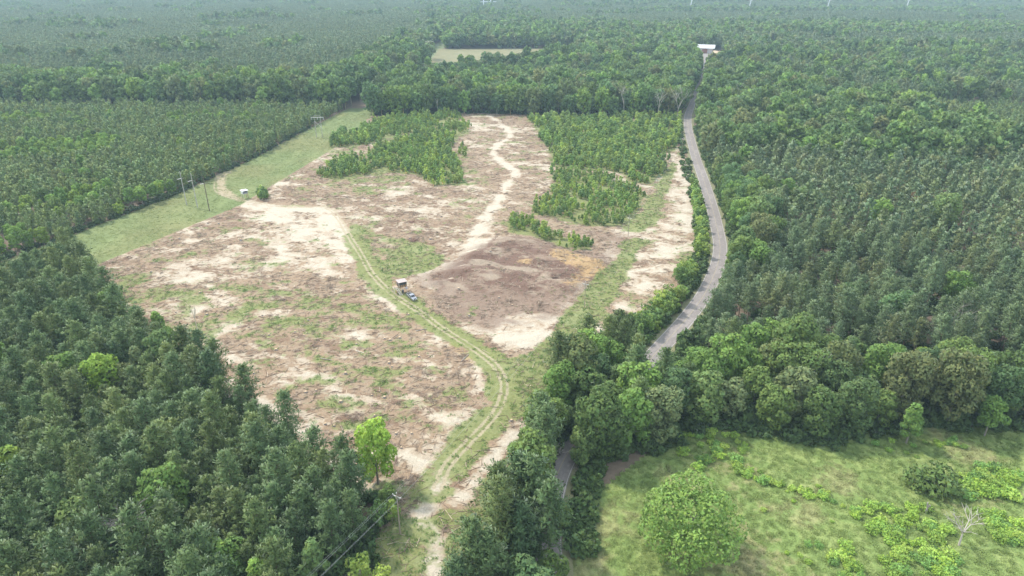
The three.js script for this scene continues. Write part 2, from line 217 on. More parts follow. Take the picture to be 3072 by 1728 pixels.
const floorTex = tex(512, 512, (i, j, c) => { const u = i / 512 * 32, v = j / 512 * 32; let a = 0, w = 1, t = 0; for (let k = 0; k < 4; k++) { const m = 32 << k, s = 1 << k; const xi = Math.floor(u * s), yi = Math.floor(v * s), fx = u * s - xi, fy = v * s - yi, h = (p, q) => HT[((p % m) * 131 + (q % m) * 977 + k * 7919) & 65535]; a += w * lerp(lerp(h(xi, yi), h(xi + 1, yi), fx), lerp(h(xi, yi + 1), h(xi + 1, yi + 1), fx), fy); t += w; w *= 0.6; } a /= t; c[0] = 0.10 + 0.13 * a; c[1] = 0.076 + 0.095 * a; c[2] = 0.056 + 0.065 * a; });
const bumpTex = tex(512, 512, (i, j, c) => { const m = (x, y, p) => HT[(((x % p) + p) % p * 131 + ((y % p) + p) % p * 977 + p) & 65535]; let a = 0, w = 0.5; for (const p of [32, 64, 128, 256]) { const u = i / 512 * p, v = j / 512 * p, xi = Math.floor(u), yi = Math.floor(v), fx = u - xi, fy = v - yi; a += w * lerp(lerp(m(xi, yi, p), m(xi + 1, yi, p), fx), lerp(m(xi, yi + 1, p), m(xi + 1, yi + 1, p), fx), fy); w *= 0.62; } c[0] = a / 1.15; }, false);
function tiled(t, rx, ry) { const q = t.clone(); q.repeat.set(rx, ry); q.needsUpdate = true; return q; }
const clearMat = new THREE.MeshStandardMaterial({ map: clearTex, roughness: 1, bumpMap: tiled(bumpTex, (MX1 - MX0) / 40, (MZ1 - MZ0) / 40), bumpScale: 0.35 });
const rowMat = new THREE.MeshStandardMaterial({ map: clearTex, roughness: 1, bumpMap: tiled(bumpTex, (MX1 - MX0) / 30, (MZ1 - MZ0) / 30), bumpScale: 0.2 });
const pastMat = new THREE.MeshStandardMaterial({ map: pastureTex, roughness: 1, bumpMap: tiled(bumpTex, 11, 5), bumpScale: 0.3 });
const floorMat = new THREE.MeshStandardMaterial({ map: floorTex, roughness: 1 });
const farGrassMat = std(0.17, 0.2, 0.09, 1), yardMat = std(0.17, 0.25, 0.07, 1), sandMat = std(0.55, 0.42, 0.30, 1), redDirtMat = std(0.34, 0.17, 0.11, 1);

// ---------------------------------------------------------------- ground meshes: one height field, cut into the surfaces it is made of
function struct(o, name, label, category) { o.name = name; shade(o); scene.add(o); return tag(o, label, category, null, 'structure'); }
{
  const X0 = -336, X1 = 336, Z0 = -696, Z1 = -60, S = 1.5, nx = Math.round((X1 - X0) / S), nz = Math.round((Z1 - Z0) / S);
  const H = new Float32Array((nx + 1) * (nz + 1)); for (let j = 0; j <= nz; j++) for (let i = 0; i <= nx; i++) H[j * (nx + 1) + i] = rutted(X0 + i * S, Z1 - j * S);
  const out = { ground: [], clearing_ground: [], grass_corridor: [], pasture: [], dirt_track: [] };
  for (let j = 0; j < nz; j++) for (let i = 0; i < nx; i++) {
    const x = X0 + (i + 0.5) * S, z = Z1 - (j + 0.5) * S, inM = x > MX0 + 2 && x < MX1 - 2 && z > MZ0 + 2 && z < MZ1 - 2; let k = 'ground';
    if (inPoly(PASTURE, x, z)) k = 'pasture';
    else if (inM) { const c = at(mClear, x, z), r = at(mRow, x, z); if (c > 0.12) k = 'clearing_ground'; else if (r > 0.15) k = 'grass_corridor'; if (c + r > 0.3 && Math.min(distLine(TRACK, x, z), distLine(TRACK_END, x, z), distLine(SAND_TRACK, x, z)) < 2.0) k = 'dirt_track'; }
    out[k].push([i, j]);
  }
  const make = (cells, uv) => {
    const id = new Map(), pos = [], uvs = [], idx = [];
    const V = (i, j) => { const k = j * (nx + 1) + i; if (!id.has(k)) { id.set(k, pos.length / 3); const x = X0 + i * S, z = Z1 - j * S; pos.push(x, H[k], z); uvs.push(...uv(x, z)); } return id.get(k); };
    for (const [i, j] of cells) { const a = V(i, j), b = V(i + 1, j), c = V(i + 1, j + 1), d = V(i, j + 1); idx.push(a, b, c, a, c, d); }
    const g = new THREE.BufferGeometry(); g.setAttribute('position', new THREE.Float32BufferAttribute(pos, 3)); g.setAttribute('uv', new THREE.Float32BufferAttribute(uvs, 2)); g.setIndex(idx); g.computeVertexNormals(); return g;
  };
  const uvC = (x, z) => [(x - MX0) / (MX1 - MX0), (z - MZ1) / (MZ0 - MZ1)], uvP = (x, z) => [(x - PX0) / (PX1 - PX0), (z - PZ1) / (PZ0 - PZ1)], uvF = (x, z) => [x / 45, z / 45];
  struct(new THREE.Mesh(make(out.clearing_ground, uvC), clearMat), 'clearing_ground', 'logged clearing of pale sand, brown slash and patchy weeds', 'ground');
  struct(new THREE.Mesh(make(out.grass_corridor, uvC), rowMat), 'grass_corridor', 'mown grass strip under the tall transmission poles', 'grass');
  struct(new THREE.Mesh(make(out.pasture, uvP), pastMat), 'pasture', 'green pasture with dry tan patches beside the road trees', 'pasture');
  struct(new THREE.Mesh(make(out.dirt_track, uvC), clearMat), 'dirt_track', 'sandy two-rut track winding through the clearing', 'track');
  // forest floor: the rest of the field and a wide sheet round it to the horizon
  const near = make(out.ground, uvF), far = [];
  const E = 7000, quad = (x0, x1, z0, z1) => { const g = new THREE.PlaneGeometry(x1 - x0, z1 - z0).rotateX(-Math.PI / 2).translate((x0 + x1) / 2, 0, (z0 + z1) / 2); const p = g.attributes.position, u = g.attributes.uv; for (let k = 0; k < p.count; k++) u.setXY(k, p.getX(k) / 45, p.getZ(k) / 45); return g; };
  far.push(quad(-E, E, -E, Z0), quad(-E, E, Z1, 400), quad(-E, X0, Z0, Z1), quad(X1, E, Z0, Z1));
  struct(new THREE.Mesh(mergeGeometries([near, ...far]), floorMat), 'ground', 'brown needle-covered forest floor under the trees', 'ground');
}
const grassTone = tex(256, 256, (i, j, c) => { const n = fbm(i / 20, j / 9, 4); c[0] = 0.72 + 0.5 * (n - 0.3); c[1] = 0.8 + 0.35 * (n - 0.3); c[2] = 0.75 + 0.4 * (n - 0.3); });
function sheet(pts, y) { const s = new THREE.Shape(pts.map(([x, z]) => new THREE.Vector2(x, -z))); return new THREE.ShapeGeometry(s).rotateX(-Math.PI / 2).translate(0, y, 0); }
const FAR_ROW = [...ROW_L.slice(6), ...[...ROW_R.slice(7)].reverse()]; FAR_ROW[0] = [-151, -697]; FAR_ROW[FAR_ROW.length - 1] = [-128, -697];
struct(new THREE.Mesh(sheet(FAR_ROW, 0.03), farGrassMat), 'grass_strip', 'distant grass strip running under the far transmission tower', 'grass');
struct(new THREE.Mesh(sheet(FIELD, 0.05), std(0.235, 0.205, 0.11, 1, { map: tiled(grassTone, 0.01, 0.01) })), 'hay_field', 'narrow tan hay field between two bands of hardwoods', 'field');
struct(new THREE.Mesh(sheet(YARDS[0], 0.04), yardMat), 'lawn', 'green yard in front of the white house', 'lawn');
struct(new THREE.Mesh(sheet(YARDS[1], 0.04), sandMat), 'yard', 'bare sandy yard around the red-walled barn', 'yard');
struct(new THREE.Mesh(sheet(YARDS[2], 0.04), yardMat), 'meadow', 'small bright green opening among far hardwoods', 'meadow');
// ---- road: asphalt strip with verges, edge lines and a centre line
function strip(L, d0, d1, y, uvs = 6) {
  const a = offsetLine(L, d0), b = offsetLine(L, d1), pos = [], uv = [], idx = []; let s = 0;
  L.forEach((p, i) => { if (i) s += Math.hypot(p[0] - L[i - 1][0], p[1] - L[i - 1][1]); pos.push(a[i][0], y, a[i][1], b[i][0], y, b[i][1]); uv.push(0, s / uvs, Math.abs(d1 - d0) / uvs, s / uvs); if (i) { const k = 2 * i; idx.push(k - 2, k - 1, k, k, k - 1, k + 1); } });
  const g = new THREE.BufferGeometry(); g.setAttribute('position', new THREE.Float32BufferAttribute(pos, 3)); g.setAttribute('uv', new THREE.Float32BufferAttribute(uv, 2)); g.setIndex(idx); g.computeVertexNormals();
  if (g.attributes.normal.getY(0) < 0) { for (let k = 0; k < idx.length; k += 3) [idx[k], idx[k + 1]] = [idx[k + 1], idx[k]]; g.setIndex(idx); g.computeVertexNormals(); } return g;
}
const ROAD_D = denser(ROAD, 3);
const roadTex = tex(128, 1024, (i, j, c) => { const n = fbm(i / 9, j / 14, 4), f = HT[(i * 911 + j * 3571) & 65535], w = smooth(0.5, 0.7, fbm(i / 26, j / 90 + 8, 3)); const k = (0.19 + 0.08 * (n - 0.5) + 0.03 * (f - 0.5) + 0.035 * w); c[0] = k * 1.16; c[1] = k * 1.02; c[2] = k * 0.98; });
struct(new THREE.Mesh(strip(ROAD_D, -5.4, 5.4, 0.42, 12), std(0.19, 0.185, 0.10, 1, { bumpMap: tiled(bumpTex, 1, 1), bumpScale: 0.1 })), 'road_verge', 'dry brown grass verge on both sides of the road', 'verge');
const roadMesh = struct(new THREE.Mesh(strip(ROAD_D, -3.3, 3.3, 0.47, 6.6), new THREE.MeshStandardMaterial({ map: tiled(roadTex, 1, 0.12), roughness: 0.9 })), 'road', 'narrow grey asphalt road curving past the clearing', 'road');
const lineMat = std(0.46, 0.44, 0.40, 0.8), yellowMat = std(0.34, 0.29, 0.18, 0.8);
for (const [d, m] of [[-3.0, lineMat], [3.0, lineMat], [0, yellowMat]]) part(m === yellowMat ? 'centre_line' : 'edge_line', strip(ROAD_D, d - 0.07, d + 0.07, 0.482), m, roadMesh);
struct(new THREE.Mesh(strip(ROAD_D.filter(([x, z]) => z < -770 && z > -930), -7.2, -3.4, 0.44), redDirtMat), 'red_bank', 'red clay roadside bank where the road leaves the woods', 'bank');

// ---------------------------------------------------------------- leaves and bark
class Soup { // many small leaf faces
  constructor() { this.p = []; this.n = []; this.c = []; }
  tri(a, b, c, n, k) { // wound so that its front looks along its normal
    const e = [b[0] - a[0], b[1] - a[1], b[2] - a[2]], f = [c[0] - a[0], c[1] - a[1], c[2] - a[2]]; if ((e[1] * f[2] - e[2] * f[1]) * n[0] + (e[2] * f[0] - e[0] * f[2]) * n[1] + (e[0] * f[1] - e[1] * f[0]) * n[2] < 0) { const t = b; b = c; c = t; }
    this.p.push(...a, ...b, ...c); for (let i = 0; i < 3; i++) { this.n.push(...n); this.c.push(...k); } }
  leaf(x, y, z, ox, oy, oz, s, out, asp = 0.8, sp = 0.25) { // a leaf spray at x,y,z looking roughly along o
    let nx = ox * out + rr(-1, 1), ny = oy * out + rr(-0.7, 1.1), nz = oz * out + rr(-1, 1), l = Math.hypot(nx, ny, nz) || 1; nx /= l; ny /= l; nz /= l;
    let tx = rr(-1, 1), ty = rr(-1, 1), tz = rr(-1, 1), d = tx * nx + ty * ny + tz * nz; tx -= d * nx; ty -= d * ny; tz -= d * nz; l = Math.hypot(tx, ty, tz) || 1; tx /= l; ty /= l; tz /= l;
    const bx = ny * tz - nz * ty, by = nz * tx - nx * tz, bz = nx * ty - ny * tx, w = s * asp, k = 1 + rr(-sp, sp), q = rr(-0.1, 0.1);
    const mx = nx + ox * 1.0, my = ny + oy * 1.0 + 0.25, mz = nz + oz * 1.0, ml = Math.hypot(mx, my, mz) || 1;
    this.tri([x + tx * s, y + ty * s, z + tz * s], [x - tx * s * 0.5 + bx * w, y - ty * s * 0.5 + by * w, z - tz * s * 0.5 + bz * w], [x - tx * s * 0.5 - bx * w, y - ty * s * 0.5 - by * w, z - tz * s * 0.5 - bz * w], [mx / ml, my / ml, mz / ml], [k * (1 + q), k, k * (1 - q)]);
  }
  spike(x, y, z, dx, dy, dz, s, w, ox, oy, oz, sp = 0.25) { // a needle bundle from x,y,z along d
    let tx = rr(-1, 1), ty = rr(-1, 1), tz = rr(-1, 1), d = tx * dx + ty * dy + tz * dz; tx -= d * dx; ty -= d * dy; tz -= d * dz; const l = Math.hypot(tx, ty, tz) || 1; tx *= w / l; ty *= w / l; tz *= w / l;
    const k = 1 + rr(-sp, sp), q = rr(-0.08, 0.08); let mx = dx * 0.8 + ox, my = dy * 0.8 + oy + 0.3, mz = dz * 0.8 + oz; const ml = Math.hypot(mx, my, mz) || 1;
    const ex = x + dx * s, ey = y + dy * s, ez = z + dz * s;
    this.tri([x, y, z], [ex + tx, ey + ty, ez + tz], [ex - tx, ey - ty, ez - tz], [mx / ml, my / ml, mz / ml], [k * (1 + q), k, k * (1 - q)]);
  }
  geo() { const g = new THREE.BufferGeometry(); g.setAttribute('position', new THREE.Float32BufferAttribute(this.p, 3)); g.setAttribute('normal', new THREE.Float32BufferAttribute(this.n, 3)); g.setAttribute('color', new THREE.Float32BufferAttribute(this.c, 3)); return g; }
}
function dirRand() { const y = rr(-1, 1), a = rr(0, 6.2832), q = Math.sqrt(1 - y * y); return [Math.cos(a) * q, y, Math.sin(a) * q]; }
// pine: whorls of branches that carry needle tufts. o: height, base of crown, radius, whorls, branches, tufts per branch, needles per tuft, tuft size
function pineCrown(o) {
  const s = new Soup(), tuft = (x, y, z, r, n) => { const q = Math.hypot(x, z) || 1, ox = x / q * 0.7, oz = z / q * 0.7; for (let i = 0; i < n; i++) { const d = dirRand(); d[1] = d[1] * 0.75 + 0.32; const l = Math.hypot(...d); const L = r * rr(0.7, 1.15); s.spike(x, y, z, d[0] / l, d[1] / l, d[2] / l, L, L * o.wide, ox, 0.4, oz); } };
  for (let w = 0; w < o.whorls; w++) {
    const t = (w + rr(-0.3, 0.3)) / o.whorls, y = lerp(o.base, o.h - 0.6, clamp(t)), L = o.r * Math.pow(clamp(1 - t), 0.62) * (0.45 + 0.55 * smooth(-0.1, 0.25, t)) * rr(0.85, 1.1) + 0.35, nb = Math.max(3, Math.round(o.br * (1 - 0.4 * t))), a0 = rr(0, 6.28);
    for (let b = 0; b < nb; b++) {
      const a = a0 + b / nb * 6.2832 + rr(-0.35, 0.35), l = L * rr(0.65, 1.15), up = 0.18 + 0.5 * t;
      for (let k = 0; k < o.tufts; k++) { const f = o.tufts === 1 ? rr(0.5, 0.95) : lerp(0.28, 1, k / (o.tufts - 1)); tuft(Math.cos(a) * l * f + rr(-0.2, 0.2), y + l * f * up + rr(-0.25, 0.25), Math.sin(a) * l * f + rr(-0.2, 0.2), o.size * rr(0.8, 1.2), o.needles); }
    }
  }
  tuft(0, o.h - 0.5, 0, o.size, o.needles * 2); tuft(0, o.h - 1.3, 0, o.size * 1.1, o.needles);
  return s.geo();
}
// broadleaf: leaf sprays on the outside of overlapping boughs. o: height, base, radius, lobes, leaves, size, form
function broadCrown(o) {
  const s = new Soup(), lobes = [], cy = (o.h + o.base) / 2, hy = (o.h - o.base) / 2;
  for (let i = 0; i < o.lobes; i++) {
    const d = dirRand(); let yy = lerp(-0.8, 0.86, (i + rr(0, 1)) / o.lobes), q = Math.sqrt(1 - yy * yy), prof = o.form === 'cone' ? lerp(1.05, 0.25, (yy + 1) / 2) * 1.05 : o.form === 'skirt' ? Math.pow(1 - Math.pow(Math.abs(yy), 2.6), 0.5) * 0.95 + 0.08 : q;
    const a = i * 2.39996 + rr(-0.4, 0.4), f = o.r > 8 ? rr(0.45, 0.95) : rr(0.5, 0.82); const r = o.r * (o.r > 8 ? rr(0.2, 0.32) : rr(0.30, 0.46)) * (o.form === 'cone' ? lerp(1.05, 0.6, (yy + 1) / 2) : 1);
    lobes.push([Math.cos(a) * o.r * prof * f, cy + yy * hy * 0.86, Math.sin(a) * o.r * prof * f, r, r * rr(0.75, 1.0)]);
  }
  lobes.push([rr(-0.3, 0.3), cy + hy * 0.55, rr(-0.3, 0.3), o.r * 0.4, hy * 0.42]); lobes.push([0, cy, 0, o.r * 0.55, hy * 0.5]);
  const per = o.leaves / lobes.length; let tot = 0; const A = lobes.map(l => { tot += l[3] * l[3]; return l[3] * l[3]; });
  lobes.forEach((L, li) => {
    const n = Math.round(o.leaves * A[li] / tot);
    for (let i = 0; i < n; i++) {
      const d = dirRand(); if (d[1] < -0.55 && R() < 0.7) continue; const f = 1.04 - 0.34 * R() * R(), x = L[0] + d[0] * L[3] * f, y = L[1] + d[1] * L[4] * f, z = L[2] + d[2] * L[3] * f;
      let hid = false; for (let k = 0; k < lobes.length; k++) if (k !== li) { const M = lobes[k], e = ((x - M[0]) / M[3]) ** 2 + ((y - M[1]) / M[4]) ** 2 + ((z - M[2]) / M[3]) ** 2; if (e < 0.5) { hid = true; break; } }
      if (hid) continue;
      s.leaf(x, Math.max(0.15, y), z, d[0], d[1], d[2], o.size * rr(0.65, 1.3), 0.9, rr(0.5, 0.9), 0.28);
    }
  });
  return s.geo();
}
function trunkGeo(h, r, top, limbs, seed, spread = 0.5) { // tapered trunk with a few limbs
  const keep = R; R = RNG(seed); const a = []; const bend = [rr(-0.25, 0.25), rr(-0.25, 0.25)];
  a.push(bar([0, -0.4, 0], [bend[0] * 0.5, top * 0.5, bend[1] * 0.5], r, r * 0.7, 7), bar([bend[0] * 0.5, top * 0.5, bend[1] * 0.5], [bend[0], top, bend[1]], r * 0.7, r * 0.15, 6));
  for (let i = 0; i < limbs; i++) { const y = lerp(top * 0.4, top * 0.85, i / Math.max(1, limbs - 1)), an = rr(0, 6.28), l = (top - y * 0.6) * spread * rr(0.6, 1); a.push(bar([0, y, 0], [Math.cos(an) * l, y + l * rr(0.4, 0.9), Math.sin(an) * l], r * 0.35, r * 0.08, 4)); }
  R = keep; return mergeGeometries(a.map(g => g.toNonIndexed()));
}
function tint(g, r, gg, b) { const n = g.attributes.position.count, c = new Float32Array(n * 3); for (let i = 0; i < n; i++) { c[3 * i] = r; c[3 * i + 1] = gg; c[3 * i + 2] = b; } g.setAttribute('color', new THREE.Float32BufferAttribute(c, 3)); return g; }
function leafMat(r, g, b, tr = 0.3) { return new THREE.MeshPhysicalMaterial({ color: C(r, g, b), vertexColors: true, roughness: 1, specularIntensity: 0.35, transmission: tr, thickness: 0, side: THREE.DoubleSide }); }
const barkPine = std(0.17, 0.12, 0.09, 0.95), barkGrey = std(0.24, 0.215, 0.185, 0.95), barkPale = std(0.40, 0.375, 0.33, 0.95);

// ---------------------------------------------------------------- tree kinds
const NV = 5, kinds = {};
function kind(k, variants, trunkOf, cols, tr, bright = 1.75) { cols = cols.map(c => [c[0] * bright * 1.04, c[1] * bright, c[2] * bright * 0.85]); // variants: list of [hi, mid, far] geometry makers
  kinds[k] = { hi: [], mid: [], far: [], trunk: [], cols, mats: [0, 1, 2].flatMap(j => cols.map(c => { const b = [1, 0.84, 1.14][j] * rr(0.95, 1.05), w = rr(0.94, 1.08); return leafMat(c[0] * b * w, c[1] * b, c[2] * b / w, tr); })), soft: leafMat(1, 1, 1, tr) };
  variants.forEach(v => { const K = kinds[k]; K.hi.push(v[0]()); K.trunk.push(trunkOf(K.trunk.length)); if (v[1]) K.mid.push(v[1]()); if (v[2]) K.far.push(v[2]()); });
}
R = RNG(11);
const V5 = f => Array.from({ length: NV }, (_, i) => f(i));
kind('pine', V5(i => { const h = 17 + i * 0.7, r = 4.2 + 0.35 * (i % 3), base = 5.5 + (i % 2) * 1.5; return [() => pineCrown({ h, base, r, whorls: 15, br: 6, tufts: 3, needles: 12, size: 0.86, wide: 0.15 }), () => pineCrown({ h, base, r, whorls: 9, br: 5, tufts: 1, needles: 9, size: 1.35, wide: 0.26 }), () => pineCrown({ h, base, r, whorls: 4, br: 3, tufts: 1, needles: 5, size: 2.1, wide: 0.4 })]; }),
  i => trunkGeo(17, 0.2, 15.5 + i * 0.6, 3, 50 + i, 0.2), [[0.07, 0.112, 0.05], [0.078, 0.12, 0.05], [0.064, 0.108, 0.052], [0.086, 0.124, 0.052], [0.074, 0.12, 0.058]], 0.3);
kind('plantation', V5(i => { const h = 16 + i * 0.6, r = 3.0 + 0.25 * (i % 3), base = 7.5 + (i % 2); return [() => pineCrown({ h, base, r, whorls: 12, br: 5, tufts: 3, needles: 11, size: 0.75, wide: 0.15 }), () => pineCrown({ h, base, r, whorls: 7, br: 4, tufts: 1, needles: 9, size: 1.3, wide: 0.26 }), () => pineCrown({ h, base, r, whorls: 4, br: 3, tufts: 1, needles: 4, size: 1.9, wide: 0.4 })]; }),
  i => trunkGeo(16, 0.17, 15 + i * 0.6, 4, 80 + i, 0.16), [[0.08, 0.118, 0.064], [0.086, 0.124, 0.062], [0.075, 0.114, 0.064], [0.092, 0.122, 0.064], [0.08, 0.124, 0.07]], 0.3);
kind('broad', [
  ['dome', 18, 4.5, 5.4, 17, 4400], ['dome', 16, 4, 4.8, 15, 3600], ['tall', 19, 4, 4.2, 16, 3600], ['skirt', 15, 0.8, 4.6, 20, 4200], ['skirt', 18, 1.0, 5.0, 22, 4600], ['cone', 15, 2.2, 3.8, 16, 3200], ['dome', 18.5, 1.0, 11, 70, 19000, 0.42]].map(([form, h, base, r, lobes, leaves, size = 0.47]) => [
    () => broadCrown({ form, h, base, r, lobes, leaves, size }), () => broadCrown({ form, h, base, r, lobes: Math.round(lobes * 0.8), leaves: 950, size: 0.95 }), () => broadCrown({ form, h, base, r, lobes: 7, leaves: 170, size: 2.1 })]),
  i => trunkGeo(17, 0.3, [13, 12, 15, 11, 13, 12, 13][i], 6, 120 + i, 0.42), [[0.075, 0.122, 0.042], [0.10, 0.165, 0.045], [0.122, 0.19, 0.045], [0.085, 0.115, 0.052], [0.062, 0.105, 0.046], [0.098, 0.122, 0.058], [0.09, 0.145, 0.06], [0.15, 0.235, 0.046]], 0.32);
kind('young', [[5, 1.3, 0.15, 'cone'], [6.2, 1.5, 0.2, 'cone'], [4, 1.2, 0.1, 'skirt'], [7, 1.9, 0.4, 'skirt']].map(([h, r, base, form]) => [() => broadCrown({ form, h, base, r, lobes: 9, leaves: 620, size: 0.33 }), () => broadCrown({ form, h, base, r, lobes: 7, leaves: 240, size: 0.55 }), () => broadCrown({ form, h, base, r, lobes: 5, leaves: 70, size: 1.0 })]),
  i => trunkGeo(5, 0.07, [4, 5, 3, 5.4][i], 2, 160 + i, 0.3), [[0.10, 0.155, 0.045], [0.085, 0.135, 0.046], [0.135, 0.19, 0.05], [0.075, 0.12, 0.045], [0.115, 0.16, 0.055]], 0.35, 2.3);
kind('youngpine', V5(i => { const h = 8.5 + i * 0.5, r = 1.7 + 0.15 * (i % 3), base = 1.6; return [() => pineCrown({ h, base, r, whorls: 10, br: 5, tufts: 2, needles: 9, size: 0.72, wide: 0.2 }), () => pineCrown({ h, base, r, whorls: 7, br: 4, tufts: 1, needles: 8, size: 1.0, wide: 0.3 }), () => pineCrown({ h, base, r, whorls: 4, br: 3, tufts: 1, needles: 5, size: 1.5, wide: 0.4 })]; }),
  i => trunkGeo(8, 0.1, 7 + i * 0.4, 2, 190 + i, 0.2), [[0.088, 0.138, 0.052], [0.094, 0.14, 0.056], [0.08, 0.126, 0.054], [0.108, 0.148, 0.056], [0.096, 0.142, 0.06]], 0.3);
kind('shrub', [[1.6, 1.5], [1.2, 1.2], [2.0, 1.7]].map(([h, r]) => [() => broadCrown({ form: 'skirt', h, base: 0.0, r, lobes: 10, leaves: 520, size: 0.26 }), () => broadCrown({ form: 'skirt', h, base: 0, r, lobes: 7, leaves: 160, size: 0.5 })]),
  i => trunkGeo(1, 0.05, 1, 4, 220 + i, 0.8), [[0.15, 0.25, 0.06], [0.17, 0.27, 0.055], [0.12, 0.21, 0.06], [0.19, 0.275, 0.07]], 0.35);

// ---------------------------------------------------------------- where the trees stand
const trees = []; // {k, v, x, z, s, c, set, d}
function distRoad(x, z) { return z < -60 && Math.abs(x - roadX(z)) > 95 ? 80 : distLine(ROAD, x, z); }
const roadX = z => { for (let i = 0; i + 1 < ROAD.length; i++) if ((ROAD[i][1] - z) * (ROAD[i + 1][1] - z) <= 0) return lerp(ROAD[i][0], ROAD[i + 1][0], (z - ROAD[i][1]) / (ROAD[i + 1][1] - ROAD[i][1] || 1)); return z > -60 ? 8 : 390; };
const rowLx = z => { for (let i = 0; i + 1 < ROW_L.length; i++) if (z <= ROW_L[i][1] && z >= ROW_L[i + 1][1]) return lerp(ROW_L[i][0], ROW_L[i + 1][0], (z - ROW_L[i][1]) / (ROW_L[i + 1][1] - ROW_L[i][1])); return z > -100 ? -300 : -75; };
const HARD_NEAR = [[16, -150], [30, -167], [60, -168], [95, -164], [120, -163], [170, -167], [330, -172], [330, -196], [200, -190], [130, -186], [60, -196], [46, -192]];
function inView(x, z, m = 25) { const y = 8, zc = -z * Math.cos(PITCH) + (CAM_H - y) * Math.sin(PITCH), yc = (y - CAM_H) * Math.cos(PITCH) - z * Math.sin(PITCH); if (zc < 10) return false; const u = x / zc * FPX, v = -yc / zc * FPX, e = m / zc * FPX; return Math.abs(u) < 1288 + e && v < 724.5 + e * 1.2 && v > -900; }
function open(x, z, pad = 0) { // true where no wild tree grows
  if (inPoly(CORRIDOR, x, z) || inPoly(PASTURE, x, z) || inPoly(CLEARING, x, z)) return true;
  if (z < -850 && (inPoly(FIELD, x, z) || YARDS.some(p => inPoly(p, x, z)))) return true;
  if (inPoly(FOOT, x, z) || z > -148 && x > 11 && x < 40) return true;
  if (Math.hypot(x - EDGE_TREE[0] - 1, z - EDGE_TREE[1] - 7) < 6.5) return true;
  if (z > -140 && x < -40 && Math.hypot(x - SNAG[0], z - SNAG[1]) < 6.5) return true;
  return distRoad(x, z) < (z > -192 ? 3.5 : 5.8) || distLine(POWER_CUT, x, z) < 5.5;
}
// what grows where: returns [kind, spacing, set]
function growth(x, z) {
  const n = fbm(x / 60 + 5, z / 60 + 31, 3), m = vn(x / 13 + 80, z / 13);
  const left = x < rowLx(z) + 2, rx = roadX(z), right = x > rx;
  if (left) {
    if (z > -655) return n > 0.57 && z > -600 ? ['broad', 6, 'broadY'] : m > 0.8 ? ['broad', 5.5, 'broadS'] : ['youngpine', 2.9, 'leftY'];
    if (z > -745) return x < -500 ? (m > 0.45 ? ['broad', 9.5, 'far'] : ['plantation', 4, 'far']) : ['broad', 9.5, 'far'];
    if (z > -1130 && x > rowLx(z) - 55) return ['broad', 10, 'far'];
    return n > 0.68 ? ['broad', 9, 'far'] : ['plantation', 4.6, 'far'];
  }
  if (!right) {
    if (z > -330 && x < -20) return m > 0.86 ? ['broad', 6.5, 'broadL'] : ['pine', 4.9, 'leftP'];
    if (z > -198) return m > 0.45 ? ['broad', 6.5, 'broadR'] : ['pine', 5, 'roadP'];
    if (z > -620) return ['young', 2.2, 'hedge'];
    if (z > -1090) return n > 0.72 ? ['plantation', 5, 'far'] : ['broad', 9.2, 'far'];
    if (z > -1500) return ['broad', 10, 'far'];
    return n > 0.63 ? ['broad', 9, 'far'] : ['plantation', 4.6, 'far'];
  }
  const dr = x - rx;
  if (inPoly(HARD_NEAR, x, z) || z > -168) return m > 0.8 ? ['pine', 5, 'roadP'] : ['broad', 8.2, 'broadR'];
  if (z > -420 && dr < 24 && z < -250) return ['broad', 6.2, 'broadR'];
  if (z > -425 - 30 * (n - 0.5)) return m > 0.86 ? ['broad', 7, 'broadR'] : ['plantation', 5.0, 'rightP'];
  if (z > -660) return x > 345 + 60 * (n - 0.5) ? ['youngpine', 3.2, 'far'] : n > 0.62 ? ['plantation', 4.6, 'far'] : ['broad', 9.5, 'far'];
  if (z > -1000) return n > 0.55 && x > 240 ? ['plantation', 4.6, 'far'] : ['broad', 9.8, 'far'];
  const bandv = vn(3.7, z / 170) ; return bandv > 0.58 || n > 0.7 ? ['broad', 8.5, 'far'] : ['plantation', 4.8, 'far'];
}
R = RNG(23);
const pick = (a) => a[Math.floor(R() * a.length)];
const broadCol = set => set === 'broadY' ? pick([1, 2, 2, 1]) : set === 'broadR' ? pick([0, 0, 0, 1, 1, 3, 4, 4, 5, 6]) : pick([0, 0, 0, 1, 1, 3, 4, 4, 5, 6, 2].slice(0, set === 'far' ? 10 : 11));
function addTree(k, x, z, o = {}) {
  const K = kinds[k]; trees.push({ k, x, z, v: o.v ?? Math.floor(R() * Math.min(6, K.hi.length)), s: o.s ?? (o.set === 'rightP' ? rr(0.8, 1.34) : rr(0.78, 1.2)), c: o.c ?? (k === 'broad' ? broadCol(o.set) : Math.floor(R() * K.cols.length)), a: rr(0, 6.28), set: o.set || '', hero: o.hero, d: Math.hypot(x, z, CAM_H - 8), stretch: o.stretch ?? rr(0.88, 1.14), label: o.label });
}
